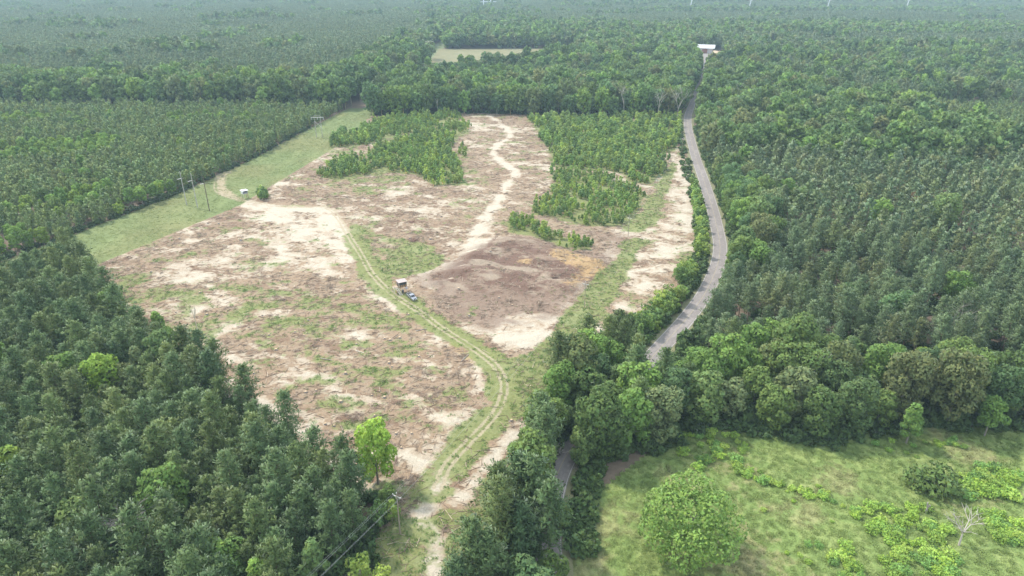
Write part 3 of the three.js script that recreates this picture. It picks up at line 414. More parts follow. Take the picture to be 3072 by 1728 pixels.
{ // dense near woods on a fine jittered lattice (to 1000 m), each kind thinned to its own spacing
  const step = 2.9, grid = new Map(), cell = 8, key = (i, j) => i * 100003 + j;
  const near = (x, z, r, k) => { const i = Math.floor(x / cell), j = Math.floor(z / cell), e = Math.ceil(r / cell); for (let a = -e; a <= e; a++) for (let b = -e; b <= e; b++) for (const t of grid.get(key(i + a, j + b)) || []) { const q = Math.max(r, t[2]) * 0.5 + Math.min(r, t[2]) * 0.5; if ((t[0] - x) ** 2 + (t[1] - z) ** 2 < q * q) return true; } return false; };
  for (let z = -70; z > -1000; z -= step) for (let x = -(170 + -z * 0.86); x < 170 - z * 0.86; x += step) {
    const px = x + rr(-1.2, 1.2), pz = z + rr(-1.2, 1.2); if (!inView(px, pz, 22) || open(px, pz)) continue;
    const [k, sp, set] = growth(px, pz), q = sp * rr(0.86, 1.12) * (set === 'rightP' ? 0.95 + 0.5 * smooth(0.62, 0.7, vn(px / 16, pz / 16)) : 1);
    if (set === 'rightP' && vn(px / 9 + 5, pz / 9) > 0.83) continue;
    let v, s; if (k === 'broad') { v = set === 'broadY' ? pick([1, 3, 5]) : set === 'broadR' ? pick([0, 1, 3, 4, 4, 2]) : set === 'broadL' ? pick([2, 5, 1]) : pick([0, 0, 1, 2, 2, 3, 4, 4]); s = set === 'broadY' ? rr(0.5, 0.72) : set === 'broadS' ? rr(0.45, 0.7) : set === 'far' ? rr(1.1, 1.6) : set === 'broadL' ? rr(0.85, 1.1) : rr(0.85, 1.3); }
    if (set === 'broadR' && pz > -200 && R() < 0.85) { v = pick([3, 4]); s = rr(0.9, 1.3); }
    if (set === 'far' && k === 'broad' && !(pz < -665) && px > -140 && px < 160) { v = pick([3, 4, 4]); s = rr(1.2, 1.6); }   // leafy to the ground along the clearing
    if (k === 'broad' && pz < -755 && pz > -900 && px > -118 && px < 125) s = rr(0.72, 0.95);   // lower trees along the near side of the hay field
    if (k === 'broad' && pz > -760 && pz < -655 && px < -140) { s = rr(1.25, 1.75); v = pick([0, 1, 2, 4]); }   // tall hardwoods along the grass strip
    const reach = (k === 'broad' ? 4.7 * s : k === 'young' ? 1.7 : 2.6) * 0.9; if (pz < -196 && pz > -640 && distRoad(px, pz) < 3.6 + reach) continue;
    if (k === 'broad' && set === 'broadR' && pz > -330 && distLine(CLEAR_EDGE, px, pz) < reach * 1.05) continue;
    if (distRoad(px, pz) < 70 && pz > -960) { // keep the road open where the photograph shows it
      const top = k === 'broad' ? 17 * s : k === 'young' ? 5 : 17; let hid = false; for (const f of [0.25, 0.45, 0.65, 0.85, 1]) { const e = CAM_H / (CAM_H - top * f), qx = px * e, qz = pz * e; if (qz < -204 && qz > -935 && distRoad(qx, qz) < 3.2 + reach * (f > 0.8 ? 0.45 : 0.85)) { hid = true; break; } } if (hid) continue;
    }
    if (near(px, pz, q, k)) continue;
    const ck = key(Math.floor(px / cell), Math.floor(pz / cell)); if (!grid.has(ck)) grid.set(ck, []); grid.get(ck).push([px, pz, q]);
    addTree(k, px, pz, { set, v, s });
  }
  // saplings in the thickets of the clearing, and the roadside hedge
  const young = (p, sp, o) => { const xs = p.map(q => q[0]), zs = p.map(q => q[1]); for (let z = Math.min(...zs); z < Math.max(...zs); z += sp) for (let x = Math.min(...xs); x < Math.max(...xs); x += sp) { const px = x + rr(-0.5, 0.5) * sp, pz = z + rr(-0.5, 0.5) * sp, wob = o.set ? 0 : 9 * (fbm(px / 9 + 20, pz / 9, 2) - 0.5); if (inPoly(p, px + wob, pz + wob) && distRoad(px, pz) > 5.6 && R() < (o.set ? 0.78 : 0.97 - 1.1 * smooth(0.54, 0.74, fbm(px / 7 + 60, pz / 7, 3)) - (at(mThick, px, pz) < 0.75 ? 0.35 : 0))) addTree('young', px, pz, { set: o.set || 'thicket', s: rr(0.7, 1.2) * (o.s || 1), v: o.v ? pick(o.v) : undefined, c: o.c ? pick(o.c) : Math.floor(clamp(fbm(px / 16, pz / 16, 2) * 1.9 - 0.45 + rr(-0.2, 0.2)) * 4.99) }); } };
  THICKETS.forEach((p, i) => young(p, i === 4 ? 2.9 : 2.6, { s: i === 4 ? 1.05 : i === 5 ? 0.72 : i === 6 ? 0.8 : 0.85 }));
  young(poly([[1738, 458], [1772, 470], [1782, 545], [1776, 620], [1760, 660], [1744, 650], [1752, 560], [1742, 520]]), 2.0, { set: 'hedge', s: 0.95, v: [2, 3], c: [0, 1, 2] });
  young(poly([[1690, 702], [1738, 672], [1752, 690], [1745, 718], [1700, 726]]), 2.2, { set: 'hedge', s: 1.15, v: [2, 3], c: [0, 1, 2] });
  young(poly([[1600, 840], [1650, 778], [1712, 742], [1722, 762], [1690, 796], [1640, 868]]), 2.2, { set: 'hedge', s: 1.25, v: [2, 3], c: [0, 1, 2, 3] });
  young(poly([[645, 497], [672, 486], [680, 497], [660, 507]]), 1.6, { set: 'thicket', s: 0.8, v: [2, 3] });
  young(poly([[828, 362], [850, 345], [870, 330], [872, 345], [850, 365]]), 2.6, { set: 'thicket', s: 1.1, v: [1, 3], c: [3, 1] });
}
// single trees read off the photograph: [u, v, height at that pixel, kind, options]
const single = (u, v, h, k, o) => { const [x, z] = G(u, v, h); for (let i = trees.length - 1; i >= 0; i--) if (!trees[i].hero && Math.hypot(trees[i].x - x, trees[i].z - z) < (o.clear || 3)) trees.splice(i, 1); addTree(k, x, z, { hero: true, set: 'hero', ...o }); };
single(935, 1060, 19.5, 'broad', { v: 3, c: 7, s: 1.06, clear: 6, stretch: 1.28, label: 'tall bright green sweetgum standing at the clearing edge above the power pole' });
single(1750, 1250, 17, 'broad', { v: 6, c: 17, s: 1, clear: 12, stretch: 1, label: 'large round bright green tree standing alone in the pasture' });
single(2312, 1005, 14.5, 'broad', { v: 5, c: 1, s: 0.98, clear: 4, label: 'pointed green tree standing out in front of the pasture edge' });
single(1305, 1192, 17.5, 'pine', { v: 2, s: 1.35, stretch: 0.95, clear: 3 }); single(1255, 1240, 16, 'pine', { v: 1, s: 1.27, clear: 3 }); single(1345, 1225, 16.5, 'pine', { v: 3, s: 1.38, clear: 3 }); single(1262, 1315, 15.5, 'pine', { v: 4, s: 1.25, clear: 3 }); single(1190, 1390, 15, 'pine', { v: 0, s: 1.31, clear: 3 }); single(1385, 1300, 14, 'pine', { v: 2, s: 1.19, clear: 3 }); single(1310, 1345, 13, 'pine', { v: 1, s: 1.19, clear: 3 }); single(1390, 1390, 11, 'broad', { v: 3, c: 0, s: 0.75, clear: 3 }); single(1280, 1250, 18, 'pine', { v: 3, s: 1.2, clear: 2 }); single(1335, 1210, 17, 'pine', { v: 0, s: 1.2, clear: 2 }); single(1230, 1415, 13, 'pine', { v: 3, s: 1.1, clear: 2 }); single(1150, 1465, 13, 'pine', { v: 2, s: 1.1, clear: 2 }); single(1275, 1400, 11, 'broad', { v: 3, c: 4, s: 0.7, clear: 2 }); single(1335, 1290, 12, 'broad', { v: 3, c: 4, s: 0.72, clear: 2 }); single(1335, 1420, 9, 'broad', { v: 3, c: 1, s: 0.6, clear: 2 }); single(1235, 1345, 10, 'broad', { v: 3, c: 4, s: 0.55, clear: 2 }); single(1405, 1240, 11, 'broad', { v: 3, c: 0, s: 0.62, clear: 2 });
single(1470, 1075, 12, 'broad', { v: 3, c: 6, s: 0.85, clear: 4 }); single(1425, 1030, 9, 'broad', { v: 1, c: 4, s: 0.62, clear: 3 }); single(1330, 1085, 6, 'young', { v: 3, c: 3, s: 1.1, clear: 2 }); single(1545, 1050, 13, 'broad', { v: 4, c: 4, s: 0.9, clear: 4 }); single(1500, 905, 15, 'broad', { v: 0, c: 4, s: 0.95, clear: 4 }); single(1575, 930, 15, 'broad', { v: 4, c: 4, s: 1.0, clear: 4 }); single(1610, 990, 14, 'pine', { v: 2, s: 0.95, clear: 4 });
single(1712, 905, 14, 'broad', { v: 4, c: 1, s: 0.85, clear: 4, label: 'bright green roadside tree overhanging the end of the visible road' }); single(1950, 810, 15, 'broad', { v: 4, c: 1, s: 0.95, clear: 5 }); single(2080, 850, 14, 'broad', { v: 3, c: 1, s: 0.85, clear: 4 }); single(2120, 885, 17, 'broad', { v: 0, c: 3, s: 1.08, clear: 5, label: 'broad grey-green hardwood bulging over the pasture edge' }); single(1990, 880, 17, 'broad', { v: 4, c: 0, s: 1.1, clear: 4 }); single(1840, 860, 16, 'pine', { v: 4, s: 1.1, clear: 4 }); single(2330, 880, 13, 'broad', { v: 1, c: 2, s: 0.85, clear: 4 }); single(2500, 1030, 9, 'broad', { v: 1, c: 1, s: 0.8, clear: 4 });
single(250, 905, 18, 'broad', { v: 1, c: 7, s: 1.15, clear: 4, label: 'round yellow-green hardwood showing brightly among the dark pines' }); single(140, 880, 19, 'broad', { v: 0, c: 1, s: 1.06, clear: 4 }); single(415, 840, 18, 'broad', { v: 4, c: 1, s: 1.02, clear: 4 }); single(265, 728, 17, 'broad', { v: 4, c: 1, s: 0.95, clear: 4 }); single(390, 785, 14, 'broad', { v: 5, c: 1, s: 0.95, clear: 3 }); single(10, 1105, 19, 'broad', { v: 5, c: 2, s: 1.25, clear: 4 }); single(400, 1190, 19, 'broad', { v: 0, c: 1, s: 1.05, clear: 5 }); single(540, 1350, 17, 'broad', { v: 1, c: 1, s: 1.02, clear: 3 }); single(180, 1240, 17, 'broad', { v: 1, c: 6, s: 1.0, clear: 4 }); single(640, 1400, 16, 'broad', { v: 5, c: 2, s: 0.95, clear: 3 }); single(905, 1425, 6, 'young', { v: 3, c: 2, s: 1.3, clear: 3 }); single(960, 1445, 5, 'young', { v: 3, c: 2, s: 1.1, clear: 2 });
single(975, 1230, 7, 'broad', { v: 3, c: 0, s: 0.5, clear: 3 }); single(950, 1290, 5, 'young', { v: 3, c: 3, s: 1.15, clear: 2 }); single(985, 1285, 4, 'young', { v: 3, c: 0, s: 1.0, clear: 2 });

// ---- the largest-looking trees of each kind are things of their own, the rest stand as woods
const M4 = new THREE.Matrix4(), Q = new THREE.Quaternion(), UPV = new THREE.Vector3(0, 1, 0);
const LABELS = {
  pine: { leftP: ['pine_tree', 'dark green pine in the dense stand bordering the clearing opposite the road', 'pine tree', 'pines of the dense stand'], roadP: ['pine_tree', 'dark pine growing between the road and the open ground', 'pine tree', 'pines along the road'], hero: ['pine_tree', 'big fluffy dark pine in the clump beside the sandy strip and pasture', 'pine tree', 'pines in the clump by the sandy strip'] },
  plantation: { rightP: ['plantation_pine', 'grey-green plantation pine with bare trunk in the stand across the road', 'pine tree', 'plantation pines across the road'] },
  broad: { broadR: ['broadleaf_tree', 'leafy green hardwood in the belt along the road and pasture', 'tree', 'hardwoods along the road and pasture'], broadL: ['broadleaf_tree', 'green hardwood pushing up among the dense dark pines', 'tree', 'hardwoods among the pines'], broadY: ['broadleaf_tree', 'yellow-green small hardwood in the young pine plantation beyond the grass strip', 'tree', 'hardwoods in the young plantation'], broadS: ['broadleaf_tree', 'small hardwood scattered in the young pine plantation beyond the grass strip', 'tree', 'hardwoods in the young plantation'], far: ['broadleaf_tree', 'tall hardwood in the band of woods closing the end of the clearing', 'tree', 'hardwoods behind the clearing'] },
  young: { thicket: ['young_tree', 'bushy green sapling in the uncut thickets of the clearing', 'sapling', 'saplings in the clearing thickets'], hedge: ['young_tree', 'bushy green sapling in the hedge along the road verge', 'sapling', 'roadside hedge saplings'], hero: ['young_tree', 'leafy sapling at the wood edge beside the corner power pole', 'sapling', 'edge saplings'] },
  youngpine: { leftY: ['young_pine', 'young slender pine in the plantation bordering the grass strip', 'pine tree', 'young pines by the grass strip'] },
};
const LIMIT = { pine: 280, plantation: 220, broad: 220, young: 300, youngpine: 120 };
const rest = [];
for (const k of Object.keys(LIMIT)) {
  const K = kinds[k], list = trees.filter(t => t.k === k).sort((a, b) => (b.hero ? 1e6 : 0) - (a.hero ? 1e6 : 0) + a.d - b.d); let n = 0; const bark = k === 'pine' || k === 'plantation' || k === 'youngpine' ? barkPine : barkGrey;
  for (const t of list) {
    const L = LABELS[k][k === 'broad' && t.set === 'hero' ? (t.x < -20 ? 'broadL' : 'broadR') : t.set];
    if (!L || n >= LIMIT[k] || !inView(t.x, t.z, t.hero ? 12 : 1)) { rest.push(t); continue; }
    n++; const o = thing(L[0], t.label || L[1], L[2], t.label ? undefined : L[3]); o.position.set(t.x, hgt(t.x, t.z), t.z); o.rotation.y = t.a; o.scale.set(t.s, t.s * t.stretch, t.s);
    part('trunk', K.trunk[t.v], bark, o); part('crown', t.d < 420 ? K.hi[t.v] : K.mid[t.v], K.mats[t.c >= K.cols.length ? t.c : t.c + K.cols.length * Math.floor(((t.a * 7.3) % 1) * 3)], o);
  }
}
function woods(name, label, category, list, lod, k, far = false) {
  const K = kinds[k], g = thing(name, label, category); g.userData.kind = 'stuff'; const bt = k === 'broad' || k === 'young' ? [0.24, 0.21, 0.18] : [0.17, 0.12, 0.09];
  for (let v = 0; v < K.hi.length; v++) {
    const L = list.filter(t => t.v === v); if (!L.length) continue;
    const crown = K[lod][v], geo = lod === 'far' ? crown : mergeGeometries([crown, tint(bar([0, -0.3, 0], [0, k === 'broad' ? 11 : k === 'young' ? 3 : k === 'youngpine' ? 7 : 14, 0], k === 'broad' ? 0.28 : 0.16, 0.05, 5).toNonIndexed(), bt[0] / 0.07, bt[1] / 0.11, bt[2] / 0.05)].map(q => { q = q.clone(); q.deleteAttribute('uv'); return q; }));
    const m = shade(new THREE.InstancedMesh(geo, K.soft, L.length)); m.name = k === 'broad' || k === 'young' ? 'hardwood_crown' : 'pine_crown';
    L.forEach((t, i) => { Q.setFromAxisAngle(UPV, t.a); M4.compose(new THREE.Vector3(t.x, hgt(t.x, t.z), t.z), Q, new THREE.Vector3(t.s, t.s * t.stretch, t.s)); m.setMatrixAt(i, M4); const c = K.cols[t.c], b = 0.82 + 0.38 * ((t.a * 13.7) % 1), w = 0.93 + 0.16 * ((t.a * 31.3) % 1); m.setColorAt(i, C(c[0] * b * w, c[1] * b, c[2] * b / w)); });
    g.add(m);
  }
}
const near = rest.filter(t => t.d < 330), mid = rest.filter(t => t.d >= 330);
for (const [k, nm, lb] of [['pine', 'pine_wood', 'dark pine wood behind the nearest pines'], ['plantation', 'plantation_wood', 'pine plantation stretching back behind the nearest plantation pines'], ['broad', 'hardwood_wood', 'mixed hardwood woods closing the clearing'], ['young', 'sapling_thicket', 'dense green sapling thicket in the clearing'], ['youngpine', 'young_pine_wood', 'young pine plantation beyond the grass strip']]) {
  const a = near.filter(t => t.k === k), b = mid.filter(t => t.k === k); if (a.length) woods(nm, lb + ', with single crowns showing', 'woods', a, 'hi', k); if (b.length) woods(nm, lb + ', receding into haze', 'woods', b, 'mid', k);
}
// ---- far woods (1000 m and more): patches of simple trees
{
  R = RNG(77); const PS = 44, patch = {}, edge = [];
  for (const [k, sp] of [['plantation', 4.8], ['broad', 10]]) for (let v = 0; v < 3; v++) {
    const K = kinds[k], gs = [];
    for (let x = -PS / 2; x < PS / 2; x += sp) for (let z = -PS / 2; z < PS / 2; z += sp) { if (R() < 0.06) continue; const s = rr(0.85, 1.2) * (k === 'broad' ? 1.35 : 1), c = K.cols[k === 'broad' ? pick([0, 0, 3, 4, 4, 6, 1, 5]) : Math.floor(R() * 4.99)], g = K.far[Math.floor(R() * K.far.length)].clone(), a = g.attributes.color; for (let i = 0; i < a.count; i++) a.setXYZ(i, a.getX(i) * c[0], a.getY(i) * c[1], a.getZ(i) * c[2]); g.rotateY(rr(0, 6.28)).scale(s, s * rr(0.9, 1.1), s).translate(x + rr(-1, 1) * sp * 0.35, 0, z + rr(-1, 1) * sp * 0.35); gs.push(g); }
    (patch[k] = patch[k] || []).push(mergeGeometries(gs));
  }
  const spots = { plantation: [[], [], []], broad: [[], [], []] };
  for (let z = -1000 - PS / 2; z > -4700; z -= PS) for (let x = -Math.ceil((150 - z * 0.84) / PS) * PS; x < 150 - z * 0.84; x += PS) {
    const probe = [[0, 0], [-0.35, -0.35], [0.35, -0.35], [-0.35, 0.35], [0.35, 0.35]].filter(([a, b]) => open(x + a * PS, z + b * PS)).length;
    if (probe >= 1) { // part open: single trees on the wooded part
      for (let a = -PS / 2; a < PS / 2; a += 8) for (let b = -PS / 2; b < PS / 2; b += 8) { const px = x + a + rr(0, 6), pz = z + b + rr(0, 6); if (!open(px, pz)) edge.push([px, pz]); } continue;
    }
    if (z < -2900 && x < -1300 && x > -2350 && z > -3150) continue; // a far pale field
    spots[growth(x, z)[0] === 'broad' ? 'broad' : 'plantation'][Math.floor(R() * 3)].push([x, z]);
  }
  for (const [x, z] of edge) rest.push({ k: 'broad', x, z, v: Math.floor(R() * 5), s: rr(1.1, 1.5), stretch: rr(0.9, 1.1), c: pick([0, 0, 3, 4, 4, 6, 1, 5]), a: rr(0, 6.28), edge: true });
  woods('field_edge_woods', 'distant hardwoods along the edges of the far field and grass strip', 'woods', rest.filter(t => t.edge), 'far', 'broad');
  for (const k of ['plantation', 'broad']) {
    const g = thing(k === 'broad' ? 'distant_hardwood_forest' : 'distant_pine_forest', k === 'broad' ? 'distant hazy hardwood forest in strips towards the horizon' : 'distant hazy pine forest filling the far land', 'forest'); g.userData.kind = 'stuff';
    spots[k].forEach((L, v) => { const m = shade(new THREE.InstancedMesh(patch[k][v], kinds[k].soft, L.length)); m.name = k === 'broad' ? 'hardwood_crown' : 'pine_crown'; L.forEach(([x, z], i) => { Q.setFromAxisAngle(UPV, Math.floor(R() * 4) * Math.PI / 2); const h = (0.9 + 0.3 * fbm(x / 300, z / 300, 2)); M4.compose(new THREE.Vector3(x, 0, z), Q, new THREE.Vector3(1, h, 1)); m.setMatrixAt(i, M4); const b = rr(0.9, 1.1); m.setColorAt(i, C(b, b, b)); }); g.add(m); });
  }
}

// ---------------------------------------------------------------- undergrowth, weeds and slash
function scatter(name, label, category, geos, mat, list, partName) { // list: [x, z, size, turn, r, g, b, stretch, tilt, y]
  const g = thing(name, label, category); g.userData.kind = 'stuff'; const E = new THREE.Euler();
  geos.forEach((geo, v) => { const L = list.filter((_, i) => i % geos.length === v); if (!L.length) return; const m = shade(new THREE.InstancedMesh(geo, mat, L.length)); m.name = partName; L.forEach((t, i) => { Q.setFromEuler(E.set(t[8] || 0, t[3], t[10] || 0, 'YXZ')); M4.compose(new THREE.Vector3(t[0], hgt(t[0], t[1]) + (t[9] || 0), t[1]), Q, new THREE.Vector3(t[2], t[2] * (t[7] || 1), t[11] || t[2])); m.setMatrixAt(i, M4); m.setColorAt(i, C(t[4], t[5], t[6])); }); g.add(m); });
  return g;
}
R = RNG(301);
function weedGeo(n, r, h, s) { const q = new Soup(); for (let i = 0; i < n; i++) { const a = rr(0, 6.28), d = Math.sqrt(R()) * r, y = rr(0.05, 1) * h * (1 - 0.4 * d / r); q.leaf(Math.cos(a) * d, y, Math.sin(a) * d, Math.cos(a) * 0.4, 0.9, Math.sin(a) * 0.4, s * rr(0.6, 1.3), 0.7, rr(0.3, 0.7)); } return q.geo(); }
function grassGeo(n, r, h) { const q = new Soup(); for (let i = 0; i < n; i++) { const a = rr(0, 6.28), d = Math.sqrt(R()) * r, dx = rr(-0.5, 0.5), dz = rr(-0.5, 0.5), l = Math.hypot(dx, 1, dz), H = h * rr(0.5, 1.1); const x = Math.cos(a) * d, z = Math.sin(a) * d; const k = rr(0.8, 1.2), w = 0.06; q.tri([x - w, 0, z], [x + w, 0, z + w], [x + dx * H, H, z + dz * H], [dx * 0.5, 0.9, dz * 0.5], [k, k, k]); } return q.geo(); }
function twigGeo(n, r, h) { const gs = []; for (let i = 0; i < n; i++) { const a = rr(0, 6.28), x = rr(-r, r) * 0.5, z = rr(-r, r) * 0.5, L = rr(0.4, 1) * r; gs.push(bar([x - Math.cos(a) * L, rr(0, h * 0.4), z - Math.sin(a) * L], [x + Math.cos(a) * L, rr(0.1, h), z + Math.sin(a) * L], rr(0.03, 0.07), 0.02, 3)); } return mergeGeometries(gs.map(g => { g = g.toNonIndexed(); g.deleteAttribute('uv'); return g; })); }
const weedMat = leafMat(1, 1, 1, 0.3), woodMat = new THREE.MeshStandardMaterial({ color: 0xffffff, roughness: 1 });
{
  const TRACK_C = TRACK.filter((_, i) => i % 4 === 0), weeds = [], slash = [], sticks = [], grass = [];
  for (let n = 0; n < 260000; n++) {
    const z = -Math.pow(rr(Math.sqrt(105), Math.sqrt(660)), 2), x = rr(MX0, MX1); if (!inView(x, z, 3)) continue; const d = -z;
    const g = lookUp(greenAt, x, z), s = lookUp(slashAt, x, z), th = at(mThick, x, z); if (th > 0.75) continue;
    const q = R();
    const onTrack = distLine(TRACK_C, x, z) < 4.2;
    if (onTrack && R() < 0.8) continue;
    if (g > 0.25 && q < 0.5 * g) { const k = rr(0.8, 1.25), y = R(); weeds.push([x, z, rr(0.5, 1.15), rr(0, 6.28), lerp(0.10, 0.165, y) * k, lerp(0.185, 0.235, y) * k, lerp(0.05, 0.075, y) * k, rr(0.5, 1.1)]); }
    if (s > 0.3 && R() < 0.26 * s * smooth(0.4, 0.62, fbm(x / 9 + 31, z / 6, 3))) { const k = rr(0.8, 1.7), p = R(); slash.push([x, z, rr(0.35, 1.0) + (R() < 0.12 ? rr(0.4, 1.2) : 0), rr(0, 6.28), lerp(0.16, 0.3, p) * k, lerp(0.115, 0.235, p) * k, lerp(0.09, 0.18, p) * k, rr(0.5, 1)]); }
    if (s > 0.12 && R() < 0.3) { const k = rr(0.7, 1.4), p = R(); sticks.push([x, z, rr(0.7, 1.6), rr(0, 6.28), lerp(0.2, 0.46, p * p) * k, lerp(0.135, 0.38, p * p) * k, lerp(0.1, 0.29, p * p) * k, 1, rr(-0.08, 0.12), 0.06, Math.PI / 2 + rr(-0.15, 0.15)]); }
    else if (s > 0.05 && R() < 0.06) { const k = rr(0.8, 1.3); weeds.push([x, z, rr(0.4, 0.9), rr(0, 6.28), 0.14 * k, 0.19 * k, 0.06 * k, rr(0.5, 1)]); }
  }
  scatter('weeds', 'low green weeds and regrowth spreading over the clearing', 'weeds', [weedGeo(16, 0.75, 0.5, 0.27), weedGeo(20, 0.9, 0.7, 0.3), weedGeo(12, 0.55, 0.45, 0.24)], weedMat, weeds, 'weed_clump');
  scatter('slash_debris', 'tangled brown branches and bark left over the clearing', 'debris', [twigGeo(9, 1.1, 0.5), twigGeo(12, 1.3, 0.6), twigGeo(7, 0.9, 0.35)], woodMat, slash, 'branch_tangle');
  scatter('scattered_sticks', 'single grey-brown sticks and broken poles on the bare ground', 'debris', [new THREE.CylinderGeometry(0.035, 0.07, 2.4, 4).toNonIndexed()], woodMat, sticks, 'stick');
  for (let n = 0; n < 30000; n++) { // grass standing in the pasture and on the strip under the line
    const x = rr(0, 235), z = rr(-175, -98); if (!inPoly(PASTURE, x, z) || !inView(x, z, 2)) continue; const dry = 0.75 * smooth(0.54, 0.66, fbm(x / 14, z / 14, 4)), k = rr(0.8, 1.2); grass.push([x, z, rr(0.6, 1.0), rr(0, 6.28), lerp(0.175, 0.28, dry) * k, lerp(0.245, 0.27, dry) * k, lerp(0.07, 0.13, dry) * k, rr(0.4, 0.8)]);
  }
  scatter('pasture_grass', 'tall green and straw-coloured grass tufts over the pasture', 'grass', [grassGeo(26, 0.8, 0.55), grassGeo(30, 0.9, 0.7), grassGeo(22, 0.7, 0.45)], weedMat, grass, 'grass_tuft');
  const row = []; for (let n = 0; n < 60000; n++) { const z = -rr(270, 640), x = rr(-240, -100); if (at(mRow, x, z) < 0.6 || at(mClear, x, z) > 0.2 || !inView(x, z, 2)) continue; const k = rr(0.8, 1.2), t = fbm(x / 9, z / 9, 3); if (R() > t) continue; row.push([x, z, rr(0.6, 1.2), rr(0, 6.28), 0.195 * k, 0.245 * k, 0.085 * k, rr(0.3, 0.6)]); }
  scatter('strip_grass', 'short pale green grass on the strip under the power line', 'grass', [grassGeo(20, 0.9, 0.5), grassGeo(16, 0.7, 0.6)], weedMat, row, 'grass_tuft');
  // low growth under the wood edges
  const under = []; const edgeOf = (L, w, n, c) => { const D = denser(L, 1.2); for (let i = 0; i < D.length * n; i++) { const p = pick(D), x = p[0] + rr(-w, w), z = p[1] + rr(-w, w); if (inPoly(CLEARING, x, z) && R() < 0.8 || inPoly(CORRIDOR, x, z) || distRoad(x, z) < 5.5 || !inView(x, z, 5)) continue; const k = rr(0.7, 1.2); under.push([x, z, rr(0.6, 1.5), rr(0, 6.28), c[0] * k, c[1] * k, c[2] * k, rr(0.7, 1.3)]); } };
  edgeOf(PASTURE.slice(0, 10), 3, 2.2, [0.085, 0.14, 0.05]); edgeOf(ROW_L.slice(1, 6), 2.5, 1.6, [0.09, 0.135, 0.055]); edgeOf(CLEARING.slice(2, 12), 3, 1.4, [0.085, 0.14, 0.05]); edgeOf(offsetLine(ROAD.slice(20, 170), 8), 3, 3, [0.1, 0.16, 0.05]); edgeOf(offsetLine(ROAD.slice(20, 170), -8), 3, 3, [0.1, 0.16, 0.05]); edgeOf([[-125, -632], [-17, -640], [80, -626], [155, -600]], 3, 1.5, [0.07, 0.11, 0.05]); edgeOf([[-34, -116], [-40, -112], [-52, -95]], 4, 5, [0.09, 0.15, 0.05]);
  for (let n = 0; n < 26000; n++) { const z = -rr(75, 330), x = rr(-175, 230); if (!inView(x, z, 4) || open(x, z)) continue; const [k] = growth(x, z), plant = k === 'plantation'; if (plant && R() < 0.86 || k === 'youngpine') continue; const q = rr(0.75, 1.2); under.push([x, z, rr(0.9, 2.0), rr(0, 6.28), 0.085 * q, 0.135 * q, 0.046 * q, rr(0.8, 1.6)]); }
  scatter('undergrowth', 'dark green brush along the foot of the wood edges', 'undergrowth', kinds.shrub.mid, weedMat, under, 'brush_clump');
}
// ---- shrubs in the pasture, each its own
{
  R = RNG(404); const K = kinds.shrub; let n = 0;
  const patch = (p, count, s0, s1, label, group) => { p = poly(p); const xs = p.map(q => q[0]), zs = p.map(q => q[1]); for (let i = 0, t = 0; i < count && t < count * 40; t++) { const x = rr(Math.min(...xs), Math.max(...xs)), z = rr(Math.min(...zs), Math.max(...zs)); if (!inPoly(p, x, z) || !inView(x, z, 1) || n >= 300) continue; i++; n++; const o = thing('shrub', label, 'shrub', group), v = Math.floor(R() * 3), s = rr(s0, s1); o.position.set(x, 0, z); o.rotation.y = rr(0, 6.28); o.scale.set(s, s * rr(0.6, 0.95), s); part('stem', K.trunk[v], barkGrey, o); part('foliage', K.hi[v], pick(K.mats), o); } };
  const L1 = 'low bright green shrub in the thick patch round the dead tree', L2 = 'low bright green shrub in the large patch along the far side of the pasture shrubs', L3 = 'small green shrub in the loose row near the shaded pasture edge', L4 = 'small lone bright green shrub scattered on open pasture grass';
  patch([[2130, 1310], [2160, 1270], [2340, 1275], [2400, 1340], [2340, 1420], [2240, 1370]], 56, 0.7, 1.2, L1, 'shrubs round the dead tree'); patch([[2080, 1400], [2130, 1370], [2180, 1449], [2060, 1470]], 18, 0.7, 1.1, L1, 'shrubs round the dead tree'); patch([[2230, 1380], [2400, 1400], [2420, 1449], [2220, 1460]], 30, 0.7, 1.25, L1, 'shrubs round the dead tree');
  patch([[2400, 1205], [2470, 1175], [2600, 1195], [2600, 1270], [2400, 1250]], 60, 0.8, 1.3, L2, 'shrubs along the pasture far side'); patch([[2460, 1290], [2600, 1300], [2600, 1400], [2490, 1350]], 34, 0.7, 1.2, L2, 'shrubs along the pasture far side');
  patch([[1720, 1090], [1800, 1080], [1880, 1110], [1900, 1150], [1820, 1170], [1760, 1190], [1700, 1130]], 34, 0.6, 1.15, L3, 'shrubs near the shaded edge'); patch([[1840, 1160], [1900, 1175], [1990, 1230], [1960, 1240], [1860, 1200]], 14, 0.6, 1.0, L3, 'shrubs near the shaded edge');
  patch([[2000, 1230], [2100, 1245], [2070, 1260], [2000, 1250]], 8, 0.7, 1.15, L4, 'lone pasture shrubs'); patch([[1900, 1220], [2150, 1200], [2150, 1440], [1920, 1440]], 16, 0.4, 0.9, L4, 'lone pasture shrubs'); patch([[2180, 1110], [2420, 1090], [2450, 1140], [2260, 1160]], 18, 0.4, 0.8, L3, 'shrubs near the shaded edge');
  for (const [u, v, s] of [[2340, 1228, 3.0], [2372, 1235, 2.4], [2308, 1222, 2.2]]) { const [x, z] = G(u, v), o = thing('shrub', 'large dark rounded bush in the pasture beside the pointed tree', 'shrub', 'clump of large dark bushes'); o.position.set(x, 0, z); o.scale.set(s, s * 0.95, s); o.rotation.y = R() * 6; part('stem', K.trunk[2], barkGrey, o); part('foliage', K.hi[2], kinds.broad.mats[0], o); }
}

